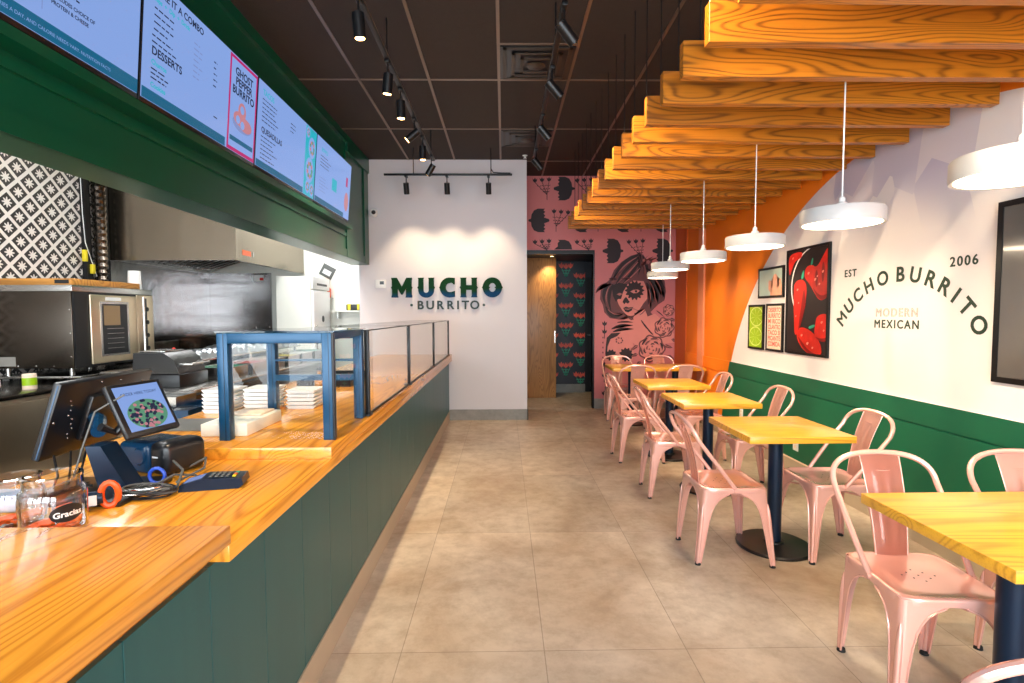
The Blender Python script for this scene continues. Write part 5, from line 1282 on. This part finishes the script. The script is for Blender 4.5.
# refrigerator
t = thing('upright_refrigerator', 'white upright refrigerator against the kitchen back wall', 'refrigerator', (-2.8, 7.4, 0))
MB().box(-3.05, -2.59, 7.10, 7.78, .1, 1.955, .006).build('body', M['kwhite'], t)
d = MB().box(-2.588, -2.55, 7.11, 7.77, .15, 1.77, .006).build('door', M['whitepl'], t); MB().box(-2.549, -2.53, 7.15, 7.18, .9, 1.3, .004).build('handle', M['steel'], d)
MB().box(-2.588, -2.555, 7.11, 7.77, 1.785, 1.95, .004).build('control_header', M['whitepl'], t); MB().box(-2.554, -2.552, 7.25, 7.65, 1.84, 1.87).build('vent_slot', M['black'], t)
for (x, y) in ((-3.0, 7.15), (-2.64, 7.15), (-3.0, 7.73), (-2.64, 7.73)): MB().cyl((x, y, 0.0005), (x, y, .1), .025, n=10).build('foot', M['black'], t)
MB().cyl((-2.549, 7.45, 1.38), (-2.545, 7.45, 1.38), .045, n=18).build('magnet', M['black'], t)
o = thing('wall_clipboard', 'tilted clipboard high on the white kitchen wall', 'clipboard', (-2.62, YK-.002, 2.08)); MB().box(-.10, .10, -.010, -.001, -.09, .09, .003, M=Matrix.Rotation(.5, 4, 'Y')).build('board', M['grey'], o, False)
MB().box(-.06, .06, -.012, -.0105, -.05, .02, M=Matrix.Rotation(.5, 4, 'Y')).build('sheet', M['whitepl'], o, False)
o = thing('spray_bottle', 'orange and white bottle in a rack on the kitchen wall', 'bottle', (-2.60, YK-.06, 1.69)); MB().lathe([(0, 0), (.04, 0), (.04, .13), (.015, .16), (.015, .19), (0, .19)], 18).build('bottle', M['orangepl'], o, False); MB().box(-.06, .06, -.05, .058, -.02, -.001).build('rack', M['steel'], o, False)
o = thing('wall_shelf', 'white shelf on the kitchen back wall near the lettered wall', 'shelf', (-2.25, YK-.1, 1.50)); MB().box(-.28, .28, -.08, .098, -.02, 0).build('board', M['kwhite'], o, False); MB().box(-.2, -.18, -.05, .098, -.12, -.021).box(.18, .2, -.05, .098, -.12, -.021).build('bracket', M['steel'], o, False)
o = thing('yellow_flashlight', 'yellow and black torch lying on the white kitchen shelf', 'torch', (-2.2, YK-.1, 1.5005)); MB().box(-.12, .10, -.03, .03, 0, .09, .012).build('body', M['blackpl'], o, False); MB().box(-.10, -.05, -.033, .033, .005, .095, .01).box(.04, .08, -.033, .033, .005, .095, .01).build('yellow_grip', M['yellow'], o, False)
# kitchen ceiling lights
for k, (x, y) in enumerate(((-3.2, 3.6), (-2.55, 7.0), (-3.2, 1.2), (-2.5, 5.2))):
    o = thing('ceiling_light_panel', 'flat white light panel in the kitchen ceiling, number %s from the front' % ('three', 'four', 'one', 'two')[k] if False else ['flat light panel over the steel undercounter', 'flat light panel by the refrigerator', 'flat light panel at the kitchen entry', 'flat light panel over the prep line'][k], 'ceiling light', (x, y, ZC), 0, 'kitchen ceiling light panels')
    MB().box(-.30, .30, -.6, .6, -.02, -.007).build('frame', M['whitepl'], o, False); MB().box(-.28, .28, -.58, .58, -.022, -.0205).build('diffuser', M['troffer'], o, False)
    ld = bpy.data.lights.new('panel_glow', 'AREA'); ld.shape = 'RECTANGLE'; ld.size = .55; ld.size_y = 1.15; ld.energy = (26, 20, 26, 26)[k]; ld.color = (1, .98, .94)
    lo = bpy.data.objects.new('panel_glow', ld); C.objects.link(lo); lo.location = (x, y, ZC-.03)

# ------------------------------------------------------------------ daylight, camera, view
w = bpy.data.worlds.new('World'); sc.world = w; w.use_nodes = True
bg = w.node_tree.nodes['Background']; bg.inputs[0].default_value = (.87, .93, 1.0, 1); bg.inputs[1].default_value = 8.0
for x0, x1 in ((XK+.1, -2.75), (-2.55, -1.1), (-.9, .55), (.75, XW-.12)):
    ld = bpy.data.lights.new('window_portal', 'AREA'); ld.shape = 'RECTANGLE'; ld.size = x1-x0; ld.size_y = 2.98; ld.cycles.is_portal = True
    lo = bpy.data.objects.new('window_portal', ld); C.objects.link(lo); lo.location = ((x0+x1)/2, Y0-.03, 1.61); lo.rotation_euler = (R_(90), 0, 0)

f = 524.59
cd = bpy.data.cameras.new('Camera'); cd.sensor_width = 36; cd.sensor_fit = 'HORIZONTAL'; cd.lens = f/1024*36; cd.clip_start = .02
cam = bpy.data.objects.new('Camera', cd); C.objects.link(cam); sc.camera = cam
p_, y_, r_ = .0524, .0155, -.0037
fw = Vector((math.sin(y_)*math.cos(p_), math.cos(y_)*math.cos(p_), -math.sin(p_))); rt = Vector((math.cos(y_), -math.sin(y_), 0)); up = rt.cross(fw)
rt2 = rt*math.cos(r_)+up*math.sin(r_); up2 = -rt*math.sin(r_)+up*math.cos(r_)
m = Matrix((rt2, up2, -fw)).transposed().to_4x4(); m.translation = (0, 0, 1.4394); cam.matrix_world = m
vs = sc.view_settings; vs.view_transform = 'Standard'; vs.look = 'None'; vs.exposure = 0.45; vs.gamma = 1; vs.use_curve_mapping = False
sc.cycles.max_bounces = 8; sc.cycles.diffuse_bounces = 4; sc.cycles.transparent_max_bounces = 12; sc.cycles.caustics_reflective = False; sc.cycles.caustics_refractive = False
sc.cycles.sample_clamp_indirect = 6
